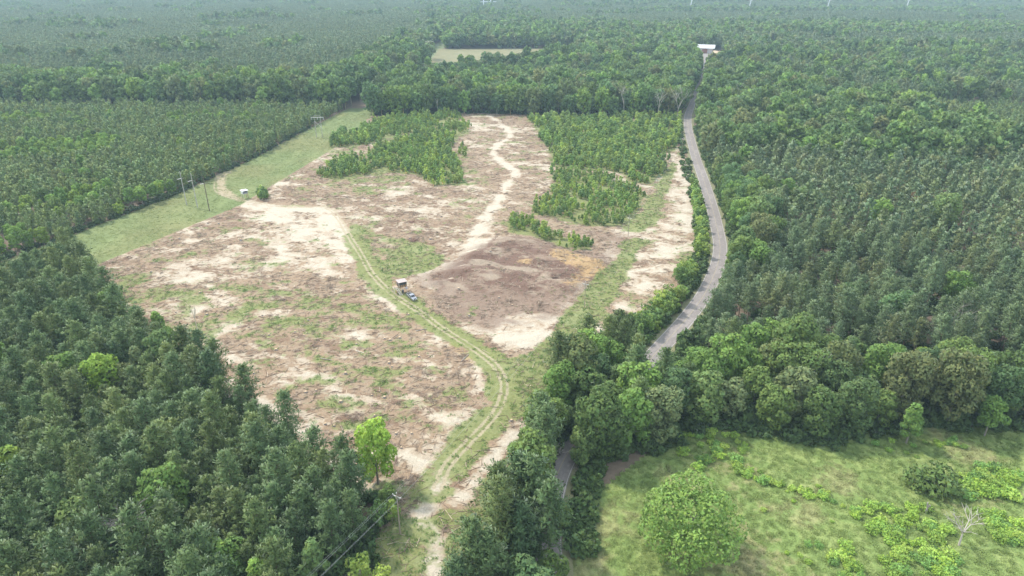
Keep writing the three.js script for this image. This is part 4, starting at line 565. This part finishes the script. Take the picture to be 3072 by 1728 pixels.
// ---------------------------------------------------------------- dead wood
R = RNG(505);
function deadTree(h, r, depth, spread, seed, first = 0.75) { // bare branching tree
  const keep = R; R = RNG(seed); const trunk = [], limbs = [];
  const grow = (p, d, l, r0, lev) => { const q = [p[0] + d[0] * l, p[1] + d[1] * l, p[2] + d[2] * l]; (lev === 0 ? trunk : limbs).push(bar(p, q, r0, r0 * 0.62, lev > 1 ? 4 : 6)); if (lev >= depth) return; const n = lev === 0 ? 5 : 3; for (let i = 0; i < n; i++) { const a = rr(0, 6.28), k = lev === 0 ? spread : 0.75; let e = [d[0] + Math.cos(a) * k * rr(0.6, 1.2), d[1] * 0.8 + rr(-0.1, 0.4), d[2] + Math.sin(a) * k * rr(0.6, 1.2)]; const m = Math.hypot(...e); grow(q, e.map(w => w / m), l * (lev === 0 ? first * rr(0.8, 1.2) : rr(0.55, 0.95)), r0 * 0.6, lev + 1); } };
  grow([0, -0.2, 0], [rr(-0.1, 0.1), 1, rr(-0.1, 0.1)], h, r, 0); R = keep; return [trunk, limbs].map(a => mergeGeometries(a.map(g => g.toNonIndexed())));
}
const deadMat = std(0.42, 0.38, 0.34, 0.95), deadGrey = std(0.30, 0.265, 0.25, 0.95), deadBrown = std(0.24, 0.17, 0.125, 1);
function dead(u, v, h, mat, label, args, name = 'dead_tree', category = 'dead tree') { const [x, z] = G(u, v, h), o = thing(name, label, category), [t, l] = deadTree(...args); o.position.set(x, hgt(x, z), z); part('trunk', t, mat, o); part('branches', l, mat, o); return o; }
dead(2412, 1372, 0, deadMat, 'bleached bare dead tree with spreading limbs in the pasture shrubs', [3.6, 0.26, 3, 1.1, 3]);
dead(358, 1330, 8, deadGrey, 'bare grey dead tree crown among the dense dark pines', [11, 0.2, 4, 1.0, 8, 0.28]);
dead(1385, 1205, 0, deadGrey, 'leafless grey tree beside the clump of fluffy dark pines', [5, 0.2, 4, 0.6, 12, 0.5]);
dead(1655, 300, 0, barkPale, 'pale bare-trunked forked tree at the foot of the hardwood band', [9, 0.35, 3, 0.45, 21]); dead(1703, 303, 0, barkPale, 'pale double-trunked tree at the road corner of the hardwood band', [10, 0.35, 3, 0.4, 22]); dead(1570, 296, 0, barkPale, 'slim pale trunk standing against the dark hardwood band', [12, 0.25, 2, 0.3, 23]); dead(1102, 287, 0, barkPale, 'short pale snag at the top edge of the clearing', [8, 0.25, 1, 0.2, 24]);
dead(497, 833, 0, std(0.6, 0.53, 0.43, 0.9), 'tall bleached snag standing alone among the slash', [5.2, 0.22, 1, 0.25, 31], 'dead_snag', 'snag');
dead(2328, 1290, 0, deadGrey, 'broken dead stump standing in the pasture shrubs', [1.8, 0.3, 1, 0.3, 33], 'tree_stump', 'stump');
dead(2405, 870, 4, deadMat, 'thin bare dead tree leaning inside the pine plantation', [8, 0.14, 3, 0.5, 35]); dead(2012, 1015, 0, deadMat, 'pale leafless trunk at the front of the pine plantation', [11, 0.16, 1, 0.2, 36]);
{ // brush piles
  const pile = (u, v, r, h, n, mat, label, seed) => { const [x, z] = G(u, v), o = thing('brush_pile', label, 'brush pile'), keep = R; R = RNG(seed); o.position.set(x, hgt(x, z), z); for (let k = 0; k < n; k++) { const a = rr(0, 6.28), L = r * rr(0.5, 1.1), b = rr(0, 6.28), q = r * 0.35 * R(), g = [], p0 = [Math.cos(b) * q - Math.cos(a) * L * 0.6, rr(0, h * 0.3), Math.sin(b) * q - Math.sin(a) * L * 0.6], p1 = [Math.cos(b) * q + Math.cos(a) * L, rr(0.2, h), Math.sin(b) * q + Math.sin(a) * L]; g.push(bar(p0, p1, rr(0.06, 0.12), 0.03, 4)); for (let i = 0; i < 3; i++) { const t = rr(0.3, 0.9), m = p0.map((w, j) => lerp(w, p1[j], t)); g.push(bar(m, [m[0] + rr(-1, 1) * L * 0.4, Math.max(0.05, m[1] + rr(-0.3, 0.5)), m[2] + rr(-1, 1) * L * 0.4], 0.045, 0.015, 3)); } part('branch', g, mat, o); } R = keep; };
  pile(1478, 1345, 3.0, 1.2, 20, deadGrey, 'heap of bare grey-brown branches lying in the pasture grass', 41); pile(1722, 738, 4.2, 2.6, 34, deadBrown, 'heap of brown cut brush beside the road verge', 42); pile(1372, 1012, 4.5, 1.6, 26, deadBrown, 'brown brush heap at the wood corner above the sandy strip', 43); pile(1445, 1180, 2.0, 0.9, 12, deadGrey, 'small tangle of dry branches under the pasture edge trees', 44); pile(1002, 738, 1.2, 1.0, 12, std(0.40, 0.2, 0.13, 1), 'small heap of reddish dry brush beside the raised cabin', 45);
  pile(1035, 560, 3.5, 0.8, 22, std(0.25, 0.15, 0.12, 1), 'low reddish-brown slash heap in the hollow of the clearing', 46); pile(1580, 790, 3, 0.8, 18, deadBrown, 'slash heap on the sandy strip above the hedge', 47); pile(1040, 605, 4, 0.7, 24, std(0.24, 0.15, 0.12, 1), 'long reddish slash heap above the weedy hollow', 48);
  const log = (u, v, L, a, r, mat, label) => { const [x, z] = G(u, v), o = thing('fallen_log', label, 'log'); o.position.set(x, hgt(x, z) + r * 0.8, z); o.rotation.y = a; part('log', bar([-L / 2, 0, 0], [L / 2, 0.1, 0], r, r * 0.7, 8), mat, o); part('branch_stub', bar([L * 0.15, 0.05, 0], [L * 0.22, r * 3, r * 2], r * 0.4, r * 0.2, 5), mat, o); };
  const pale = std(0.62, 0.56, 0.47, 0.9); log(1264, 1218 / 1.0, 3, 1.0, 0.16, pale, 'short pale log on the grass above the sand loop'); log(945, 1215, 3.2, 1.2, 0.13, pale, 'pale log lying at the clearing corner near the power pole'); log(1060, 830, 4, 0.4, 0.16, deadGrey, 'grey log lying in the slash beside the two-rut track'); log(820, 905, 4.5, -0.3, 0.15, deadGrey, 'grey log lying across the weedy slash'); log(640, 700, 4, 0.2, 0.15, deadBrown, 'brown log lying on the reddish slash'); log(1170, 900, 5, 1.1, 0.15, deadGrey, 'grey pole lying beside the orange soil'); log(905, 885, 3.5, -0.5, 0.15, pale, 'pale log near the white sand patch'); log(745, 925, 4, -0.7, 0.14, deadBrown, 'brown log near the pine stand edge');
}
{ // a pine killed to red needles in the plantation
  const [x, z] = G(2303, 497, 13), o = thing('dead_pine', 'dead pine with rust-red needles standing in the green plantation', 'dead pine'); o.position.set(x, 0, z); part('trunk', kinds.plantation.trunk[1], barkPine, o); part('crown', kinds.plantation.hi[1], leafMat(0.26, 0.11, 0.06, 0.2), o);
  for (const [u, v, h, s] of [[985, 690, 0, 0.16], [963, 684, 0, 0.22], [975, 680, 0, 0.12]]) { const [a, b] = G(u, v), q = thing('small_evergreen', 'small dark evergreen standing by the two-rut track near the cabin', 'evergreen', 'small evergreens by the track'); q.position.set(a, hgt(a, b), b); q.scale.setScalar(s); part('trunk', kinds.youngpine.trunk[1], barkPine, q); part('crown', kinds.youngpine.hi[1], kinds.youngpine.mats[2], q); }
}
{ // stumps over the clearing
  const g1 = mergeGeometries([bar([0, -0.2, 0], [0, 0.45, 0], 0.42, 0.3, 9), bar([0.2, -0.1, 0.1], [0.75, -0.05, 0.3], 0.16, 0.05, 5), bar([-0.2, -0.1, 0.1], [-0.6, -0.05, 0.45], 0.16, 0.05, 5), bar([0, -0.1, -0.2], [0.15, -0.05, -0.7], 0.16, 0.05, 5)].map(g => g.toNonIndexed())), g2 = new THREE.CylinderGeometry(0.29, 0.3, 0.03, 9).translate(0, 0.465, 0), cut = std(0.46, 0.34, 0.22, 0.9);
  for (let n = 0, t = 0; n < 90 && t < 4000; t++) { const u = rr(280, 1500), v = rr(420, 1200), [x, z] = G(u, v); if (lookUp(slashAt, x, z) < 0.4 || at(mThick, x, z) > 0.1) continue; n++; const o = thing('tree_stump', 'cut pine stump left in the brown slash of the clearing', 'stump', 'stumps in the clearing'), s = rr(0.8, 1.5); o.position.set(x, hgt(x, z), z); o.rotation.y = rr(0, 6); o.scale.setScalar(s); part('root_flare', g1, deadGrey, o); part('cut_face', g2, cut, o); }
}

// ---------------------------------------------------------------- poles and wires
const poleMat = std(0.36, 0.30, 0.24, 0.9), poleGrey = std(0.40, 0.38, 0.36, 0.9), armMat = std(0.62, 0.6, 0.56, 0.8), insMat = std(0.62, 0.62, 0.62, 0.35), wireMat = std(0.42, 0.44, 0.46, 0.5, { metalness: 0.4 }), wireDark = std(0.07, 0.07, 0.08, 0.6);
function wire(a, b, sag, r, mat, label, group) { const A = new THREE.Vector3(...a), B = new THREE.Vector3(...b), pts = []; for (let i = 0; i <= 20; i++) { const t = i / 20, p = A.clone().lerp(B, t); p.y -= sag * 4 * t * (1 - t); pts.push(p); } const m = shade(new THREE.Mesh(new THREE.TubeGeometry(new THREE.CatmullRomCurve3(pts), 28, r, 4), mat)); m.name = numbered('power_line_wire'); scene.add(m); tag(m, label, 'wire', group); }
const LINE = [[-60.5, -62], [-26.2, -120.7], G(1470, 775), G(1580, 595), G(1650, 497), G(1715, 385)];
const armDir = [0.86, 0.51];
function utilityPole([x, z], h, label, r = 0.16) {
  const o = thing('utility_pole', label, 'utility pole'); o.position.set(x, hgt(x, z), z); part('pole', bar([0, -0.6, 0], [0, h, 0], r, r * 0.65, 10), poleMat, o);
  const Y = h - 0.9, w = 1.25; part('crossarm', beam([-w * armDir[0], Y, -w * armDir[1]], [w * armDir[0], Y, w * armDir[1]], 0.13, 0.12), armMat, o); part('arm_brace', [beam([-0.7 * armDir[0], Y, -0.7 * armDir[1] + 0.1], [0, Y - 0.8, 0.1], 0.05, 0.05), beam([0.7 * armDir[0], Y, 0.7 * armDir[1] + 0.1], [0, Y - 0.8, 0.1], 0.05, 0.05)], armMat, o);
  for (const q of [-1, 0, 1]) part('insulator', bar([q * w * 0.93 * armDir[0], q ? Y + 0.05 : h, q * w * 0.93 * armDir[1]], [q * w * 0.93 * armDir[0], (q ? Y : h) + 0.32, q * w * 0.93 * armDir[1]], 0.07, 0.1, 8), insMat, o);
  return o;
}
const POLE_LABEL = ['', 'wooden utility pole with white crossarm at the pine stand corner', 'utility pole in the green strip between dirt mound and road', 'utility pole where the bare haul lane crosses the green strip', 'utility pole beside the low regrowth thicket', 'utility pole at the sandy strip near the straight road'];
const PH = [12.2, 12.2, 11, 10.5, 10.8, 11];
LINE.forEach((p, i) => { if (i) utilityPole(p, PH[i], POLE_LABEL[i], i === 1 ? 0.18 : 0.15); });
for (let i = 0; i + 1 < LINE.length; i++) for (const [q, y] of [[-1, -0.55], [0, 0.35], [1, -0.55], [0.1, -2.2]]) {
  const e = p => [p[0] + q * 1.16 * armDir[0], 0, p[1] + q * 1.16 * armDir[1]], a = e(LINE[i]), b = e(LINE[i + 1]); a[1] = hgt(...LINE[i]) + PH[i] + y; b[1] = hgt(...LINE[i + 1]) + PH[i + 1] + y; if (i > 1 && q === 0.1) continue;
  wire(a, b, i < 1 ? 0.5 : 1.6, i < 1 ? 0.018 : 0.012, wireMat, i === 0 ? 'pale wire running down from the corner pole past the pine stand' : i === 1 ? 'thin wire crossing the grassy track from the corner pole' : 'thin wire between the poles of the green strip', i === 0 ? 'wires below the corner pole' : i === 1 ? 'wires over the grassy track' : 'wires of the green strip');
}
// transmission line: three-pole angle structure, H-frames, far steel tower
const THREEP = [G(527, 530), G(497, 522), G(470, 516)], H3 = [19.5, 19.5, 19.5], H1 = [-152, -539];
THREEP.forEach(([x, z], i) => {
  const o = thing('transmission_pole', ['dark wooden pole nearest the clearing of the tall three-pole group', 'middle pole of the tall three-pole group on the grass strip', 'pole nearest the young pines of the tall three-pole group'][i], 'power pole', 'three-pole group on the grass strip'); o.position.set(x, 0, z); part('pole', bar([0, -0.6, 0], [0, H3[i], 0], 0.26, 0.15, 10), i === 0 ? std(0.13, 0.095, 0.075, 0.9) : poleGrey, o);
  part('insulator_string', bar([0, 15.4, 0], [-2.1, 15.0, 0.5], 0.13, 0.13, 8), insMat, o); part('insulator_string', bar([0, 15.4, 0], [0.5, 15.0, -2.1], 0.09, 0.09, 8), std(0.2, 0.17, 0.15, 0.5), o); part('jumper_wire', bar([-2.1, 15, 0.5], [0.5, 14.5, -2.1], 0.04, 0.04, 4), wireDark, o);
  const far = [-283 + i * -7, 15, -150 + i * 2]; wire([x - 2.1, 15, z + 0.5], far, 2.6, 0.035, wireDark, 'dark conductor sweeping over the young pines from the three-pole group', 'conductors over the young pines');
  wire([x + 0.5, 15, z - 2.1], [H1[0] + (1 - i) * 4.6, 13.8, H1[1]], 3, 0.02, wireDark, 'dark conductor between the three-pole group and the two-legged tower', 'conductors to the two-legged tower');
});
function hFrame(x, z, h, w, mat, label, scale = 1) {
  const o = thing('transmission_tower', label, 'power tower'); o.position.set(x, 0, z); for (const q of [-1, 1]) part('pole', bar([q * w, -0.5, 0], [q * w, h + 0.6, 0], 0.24 * scale, 0.15 * scale, 10), mat, o);
  part('crossarm', beam([-w * 2.1, h - 1.0, 0.25], [w * 2.1, h - 1.0, 0.25], 0.32 * scale, 0.3 * scale), armMat, o); part('cross_brace', beam([-w, h - 4, 0.2], [w, h - 8.5, 0.2], 0.18 * scale, 0.14 * scale), armMat, o); part('cross_brace', beam([w, h - 4, -0.2], [-w, h - 8.5, -0.2], 0.18 * scale, 0.14 * scale), mat, o); part('top_beam', beam([-w, h + 0.5, 0.25], [w, h + 0.5, 0.25], 0.18 * scale, 0.15 * scale), mat, o);
  for (const q of [-2, 0, 2]) part('insulator_string', bar([q * w, h - 1.2, 0.25], [q * w * 1.02, h - 2.8, 0.25], 0.14 * scale, 0.14 * scale, 8), insMat, o); return o;
}
hFrame(H1[0], H1[1], 16.6, 2.35, poleGrey, 'two-legged wooden transmission tower standing on the grass strip');
hFrame(-128, -1120, 20, 3, poleGrey, 'distant two-legged transmission tower by the tan field', 1.5);
{ const o = thing('steel_tower', 'white steel transmission tower far along the grass strip', 'power tower'); o.position.set(-82, 0, -2446); const m = std(0.72, 0.74, 0.76, 0.6); for (const q of [-1, 1]) part('pole', bar([q * 12, -1, 0], [q * 12, 52, 0], 2.0, 1.6, 8), m, o); for (const y of [24, 35, 46]) part('crossbeam', beam([-24, y, 0], [30, y, 0], 2.6, 1.6), m, o); }
for (const q of [-1, 0, 1]) wire([H1[0] + q * 4.7, 13.8, H1[1]], [-128 + q * 6, 17, -1120], 8, 0.03, wireDark, 'dark conductor running along the grass strip beyond the two-legged tower', 'conductors beyond the two-legged tower');
for (const [u, v] of [[1733, 32], [1879, 38], [2075, 38], [2273, 38]]) { const [x, z] = G(u, v), o = thing('distant_pole', 'slim pale transmission pole rising from the far hazy woods', 'power pole', 'row of far transmission poles'); o.position.set(x, 0, z); part('pole', bar([0, -1, 0], [7, 44, 0], 2.2, 1.2, 8), std(0.62, 0.64, 0.66, 0.7), o); part('crossarm', beam([0, 38, 0], [12, 39, 0], 1.2, 1.2), armMat, o); }

// ---------------------------------------------------------------- pickup truck (front along +x)
{
  const [x, z] = G(1036, 752), o = thing('pickup_truck', 'silver pickup truck parked on the grass below the raised cabin', 'truck'); o.position.set(x, hgt(x, z) + 0.03, z); o.rotation.y = -0.98;
  const paint = new THREE.MeshPhysicalMaterial({ color: C(0.27, 0.285, 0.33), roughness: 0.38, metalness: 0.35, clearcoat: 0.7, clearcoatRoughness: 0.15 }), glass = std(0.02, 0.022, 0.025, 0.08), black = std(0.03, 0.03, 0.032, 0.7), chrome = std(0.75, 0.75, 0.76, 0.2, { metalness: 0.9 }), tyre = std(0.025, 0.025, 0.025, 0.95);
  const prof = (pts, w, bev = 0.06) => { const s = new THREE.Shape(pts.map(p => new THREE.Vector2(...p))); return new THREE.ExtrudeGeometry(s, { depth: w - 2 * bev, bevelEnabled: true, bevelThickness: bev, bevelSize: bev, bevelSegments: 2 }).translate(0, 0, -w / 2 + bev); };
  part('body', prof([[-2.85, 0.5], [-2.85, 1.12], [-0.75, 1.14], [1.2, 1.14], [2.7, 1.06], [2.88, 0.9], [2.9, 0.5]], 1.96), paint, o);
  part('cab', prof([[-1.0, 1.12], [-0.72, 1.76], [-0.5, 1.84], [0.62, 1.84], [0.8, 1.78], [1.42, 1.14]], 1.74, 0.08), paint, o);
  part('hood', new RoundedBoxGeometry(1.5, 0.1, 1.72, 2, 0.05).rotateZ(-0.05).translate(2.05, 1.14, 0), paint, o);
  const q4 = (a) => { const g = new THREE.BufferGeometry(); g.setAttribute('position', new THREE.Float32BufferAttribute([...a[0], ...a[1], ...a[2], ...a[0], ...a[2], ...a[3]], 3)); g.setAttribute('uv', new THREE.Float32BufferAttribute(new Array(12).fill(0), 2)); g.computeVertexNormals(); return g; };
  part('windshield', q4([[1.46, 1.2, -0.74], [1.46, 1.2, 0.74], [0.9, 1.79, 0.66], [0.9, 1.79, -0.66]]), glass, o); part('rear_window', q4([[-1.07, 1.22, -0.7], [-1.07, 1.22, 0.7], [-0.82, 1.74, 0.64], [-0.82, 1.74, -0.64]]), glass, o);
  for (const s of [-1, 1]) { const zz = s * 0.885; part('side_window', q4([[0.35, 1.2, zz], [1.25, 1.2, zz], [0.75, 1.74, zz], [0.35, 1.76, zz]]), glass, o); part('side_window', q4([[-0.85, 1.2, zz], [0.25, 1.2, zz], [0.25, 1.76, zz], [-0.62, 1.72, zz]]), glass, o); part('headlight', new RoundedBoxGeometry(0.12, 0.22, 0.38, 2, 0.04).translate(2.93, 0.9, s * 0.72), std(0.8, 0.8, 0.78, 0.15), o); part('mirror', new RoundedBoxGeometry(0.14, 0.2, 0.28, 2, 0.04).translate(1.05, 1.3, s * 1.1), black, o); part('tail_light', box(0.06, 0.3, 0.14, -2.93, 0.95, s * 0.86), std(0.4, 0.02, 0.02, 0.3), o); }
  part('bed_floor', box(1.75, 0.03, 1.6, -1.9, 1.21, 0), black, o); part('bed_wall', [box(1.95, 0.18, 0.1, -1.95, 1.27, 0.86), box(1.95, 0.18, 0.1, -1.95, 1.27, -0.86), box(0.1, 0.18, 1.66, -2.87, 1.27, 0)], paint, o);
  part('grille', new RoundedBoxGeometry(0.1, 0.34, 1.02, 2, 0.04).translate(2.95, 0.88, 0), black, o); part('front_bumper', new RoundedBoxGeometry(0.2, 0.24, 1.94, 2, 0.06).translate(2.96, 0.56, 0), chrome, o); part('rear_bumper', new RoundedBoxGeometry(0.2, 0.22, 1.9, 2, 0.06).translate(-2.97, 0.58, 0), chrome, o); part('license_plate', box(0.02, 0.14, 0.3, 3.075, 0.58, 0), std(0.75, 0.75, 0.75, 0.5), o);
  for (const a of [-1.85, 1.8]) for (const s of [-1, 1]) { const w = part('wheel', new THREE.CylinderGeometry(0.24, 0.24, 0.27, 16).rotateX(Math.PI / 2).translate(a, 0.4, s * 0.86), chrome, o); part('tyre', new THREE.TorusGeometry(0.3, 0.125, 10, 22).translate(a, 0.4, s * 0.86), tyre, w); part('wheel_arch', new THREE.TorusGeometry(0.45, 0.05, 6, 16, Math.PI).translate(a, 0.42, s * 0.97), black, w); }
}
// ---------------------------------------------------------------- raised cabin and box blind
const rustRoof = std(0.42, 0.35, 0.34, 0.6, { metalness: 0.2 }), darkWall = std(0.13, 0.115, 0.105, 0.9), orangeWood = std(0.36, 0.20, 0.09, 0.85), paleWood = std(0.62, 0.56, 0.48, 0.9), whiteTin = std(0.78, 0.8, 0.82, 0.5), greyWall = std(0.24, 0.25, 0.29, 0.85);
{
  const [x, z] = G(1012, 735), o = thing('raised_cabin', 'raised wooden hunting cabin with metal roof, side deck and stairs', 'cabin'); o.position.set(x, hgt(x, z), z); o.rotation.y = 0.48;
  const F = 3.05, W = 1.65, D = 1.5; part('floor', box(3.4, 0.18, 3.1, 0, F - 0.09, 0), orangeWood, o);
  const planks = (parent, mat, n, put) => { for (let i = 0; i < n; i++) part('plank', put(i), mat[i % mat.length], parent); }, wm = [darkWall, std(0.15, 0.125, 0.11, 0.9), std(0.115, 0.10, 0.095, 0.9)];
  const front = part('wall', box(3.3, 0.75, 0.06, 0, F + 0.4, D), darkWall, o); planks(front, [orangeWood, darkWall, std(0.25, 0.15, 0.09, 0.9)], 11, i => box(0.285, 0.74, 0.04, -1.5 + i * 0.3, F + 0.4, D + 0.05)); part('wall', box(3.3, 0.25, 0.06, 0, F + 1.82, D), darkWall, o); part('window_screen', box(3.1, 0.85, 0.02, 0, F + 1.24, D - 0.02), std(0.05, 0.055, 0.06, 0.4), o);
  const rear = part('wall', box(3.3, 1.95, 0.06, 0, F + 0.97, -D), darkWall, o); for (const s of [-1, 1]) { const w = part('wall', box(0.06, 1.95, 2.9, s * W, F + 0.97, 0), darkWall, o); planks(w, wm, 9, i => box(0.04, 1.93, 0.3, s * (W + 0.05), F + 0.97, -1.28 + i * 0.32)); }
  for (const a of [-1, 1]) for (const b of [-1, 1]) part('corner_post', box(0.12, 2.0, 0.12, a * (W - 0.02), F + 1.0, b * (D + 0.02)), paleWood, o);
  const roof = part('roof', box(3.9, 0.08, 3.6, 0, F + 2.06, 0).rotateX(0.0), rustRoof, o); for (let i = 0; i < 9; i++) part('roof_rib', box(0.05, 0.05, 3.58, -1.75 + i * 0.4375, F + 2.12, 0), rustRoof, roof);
  for (const [a, b] of [[-1.55, -1.4], [1.55, -1.4], [-1.55, 1.4], [1.55, 1.4]]) part('leg', beam([a * 1.12, -0.2, b * 1.12], [a, F - 0.18, b], 0.16, 0.16), paleWood, o);
  part('leg_brace', beam([-1.6, 0.8, 1.5], [1.5, 2.6, 1.44], 0.1, 0.06), paleWood, o); part('leg_brace', beam([1.6, 0.8, -1.5], [1.58, 2.6, 1.4], 0.06, 0.1), paleWood, o);
  const deck = part('deck', box(1.9, 0.1, 2.2, -2.7, F - 0.15, -0.2), orangeWood, o); for (let i = 0; i < 8; i++) part('deck_board', box(1.88, 0.04, 0.24, -2.7, F - 0.07, -1.15 + i * 0.27), i % 2 ? paleWood : orangeWood, deck); part('deck_beam', beam([-3.7, F - 0.3, -1.3], [-3.7, F - 0.3, 0.95], 0.12, 0.2), paleWood, o); part('deck_beam', beam([-3.7, F - 0.3, 0.95], [-1.7, F - 0.3, 0.95], 0.2, 0.12), paleWood, o);
  for (const b of [-1.25, 0.9]) part('deck_post', beam([-3.6, -0.2, b], [-3.6, F + 1.1, b], 0.14, 0.14), paleWood, o);
  const door = part('door', [box(0.1, 1.9, 0.12, -3.5, F + 0.95, -0.9), box(0.1, 1.9, 0.12, -2.2, F + 0.95, -1.1), box(1.4, 0.12, 0.1, -2.85, F + 1.86, -1.0)], orangeWood, o); part('rail', beam([-3.6, F + 1.0, -1.25], [-3.6, F + 1.0, 0.9], 0.09, 0.06), orangeWood, o); part('rail', beam([-3.6, F + 0.5, -1.25], [-3.6, F + 0.5, 0.9], 0.09, 0.06), orangeWood, o);
  for (const s of [-0.45, 0.45]) part('stair_stringer', beam([-2.6 + s, F - 0.25, 0.95], [-1.3 + s, 0, 3.1], 0.08, 0.24), paleWood, o); for (let i = 0; i < 9; i++) { const t = (i + 0.6) / 9.4; part('stair_tread', box(0.95, 0.05, 0.28, lerp(-2.6, -1.3, t), lerp(F - 0.2, 0.05, t), lerp(0.95, 3.1, t)), paleWood, o); }
  part('side_panel', box(0.9, 1.1, 0.04, 1.4, F - 0.75, D + 0.12), std(0.56, 0.5, 0.55, 0.7), o);
  const b = thing('storage_drum', 'dark drum standing in the shade under the raised cabin', 'drum'); b.position.set(x + 0.3, hgt(x, z), z + 0.3); part('body', new THREE.LatheGeometry([[0, 0], [0.42, 0], [0.44, 0.05], [0.42, 0.5], [0.44, 0.55], [0.42, 0.6], [0.44, 1.1], [0.4, 1.15], [0, 1.13]].map(p => new THREE.Vector2(...p)), 18), std(0.1, 0.11, 0.13, 0.6), b); part('lid', new THREE.CylinderGeometry(0.41, 0.43, 0.05, 18).translate(0, 1.16, 0), std(0.18, 0.18, 0.2, 0.5), b);
}
{
  const [x, z] = G(617, 499), o = thing('box_blind', 'small white-roofed hunting blind on tall legs by the sandy bend', 'hunting blind'); o.position.set(x, hgt(x, z), z); o.rotation.y = 0.75; const F = 3.0;
  part('floor', box(2.9, 0.14, 2.7, 0, F, 0), paleWood, o); for (const [sx, w] of [[1, 2.7], [-1, 2.7]]) part('wall', box(0.07, 1.75, w, sx * 1.4, F + 0.94, 0), sx > 0 ? greyWall : whiteTin, o); part('wall', box(2.73, 1.75, 0.07, 0, F + 0.94, -1.3), greyWall, o);
  part('wall', [box(2.73, 0.75, 0.07, 0, F + 0.45, 1.3), box(2.73, 0.3, 0.07, 0, F + 1.67, 1.3), box(0.6, 0.7, 0.07, -1.06, F + 1.17, 1.3), box(0.5, 0.7, 0.07, 1.11, F + 1.17, 1.3)], greyWall, o); part('window', box(1.62, 0.7, 0.03, 0.05, F + 1.17, 1.27), std(0.03, 0.045, 0.05, 0.3), o);
  const roof = part('roof', box(3.7, 0.08, 3.5, 0, F + 1.9, 0), whiteTin, o); for (let i = 0; i < 7; i++) part('roof_rib', box(0.05, 0.05, 3.48, -1.65 + i * 0.55, F + 1.96, 0), whiteTin, roof);
  for (const a of [-1, 1]) for (const b of [-1, 1]) part('leg', beam([a * 1.55, -0.2, b * 1.4], [a * 1.3, F - 0.07, b * 1.2], 0.15, 0.15), a < 0 ? paleWood : orangeWood, o);
  part('ladder', [beam([1.7, 0, 0.2], [1.45, F, 0.2], 0.07, 0.07), beam([1.7, 0, -0.4], [1.45, F, -0.4], 0.07, 0.07), ...[0.4, 0.8, 1.2, 1.6, 2.0, 2.4].map(y => beam([1.67 - y * 0.08, y, 0.2], [1.67 - y * 0.08, y, -0.4], 0.05, 0.05))], paleWood, o);
}
// ---------------------------------------------------------------- far buildings
{
  const gable = (w, h, d) => { const s = new THREE.Shape([[-w / 2, 0], [w / 2, 0], [0, h]].map(p => new THREE.Vector2(...p))); return new THREE.ExtrudeGeometry(s, { depth: d, bevelEnabled: false }).translate(0, 0, -d / 2); };
  const barn = thing('barn', 'long barn with white metal roof and red-brown wall beyond the road bend', 'barn'); barn.position.set(303, 0, -1140); barn.rotation.y = -0.35; part('wall', box(30, 8, 14, 0, 4, 0), std(0.5, 0.5, 0.55, 0.8), barn); part('roof', gable(18, 5, 36).rotateY(Math.PI / 2).translate(0, 8.02, 0), std(0.5, 0.5, 0.52, 0.6), barn); part('door', box(8, 7, 0.3, 3, 3.5, 7.1), std(0.28, 0.13, 0.11, 0.8), barn); for (const a of [-14, -6, 10, 14.5]) part('porch_post', box(0.5, 8, 0.5, a, 4, 8.4), paleWood, barn);
  const house = thing('house', 'white house behind trees at the far end of the woods', 'house'); house.position.set(236, 0, -1275); house.rotation.y = 0.2; part('wall', box(26, 8, 12, 0, 4, 0), std(0.55, 0.5, 0.46, 0.8), house); part('roof', gable(14, 4.5, 28).rotateY(Math.PI / 2).translate(0, 8.02, 0), whiteTin, house); for (const a of [-8, 0, 8]) part('window', box(3, 2.6, 0.2, a, 4.5, 6.1), std(0.05, 0.06, 0.07, 0.2), house); part('door', box(2, 4.5, 0.2, 4, 2.3, 6.1), std(0.2, 0.12, 0.08, 0.7), house); part('chimney', box(1.6, 4, 1.6, -6, 12, 0), std(0.35, 0.2, 0.16, 0.9), house);
  const shed = thing('shed', 'low tan shed beside the white house', 'shed'); shed.position.set(216, 0, -1268); part('wall', box(9, 4.5, 7, 0, 2.25, 0), std(0.55, 0.42, 0.25, 0.9), shed); part('roof', gable(8.5, 2, 10).rotateY(Math.PI / 2).translate(0, 4.52, 0), std(0.5, 0.4, 0.28, 0.8), shed); part('door', box(3, 3.4, 0.2, 0, 1.7, 3.6), std(0.3, 0.2, 0.12, 0.8), shed);
}
renderer.render(scene, camera);
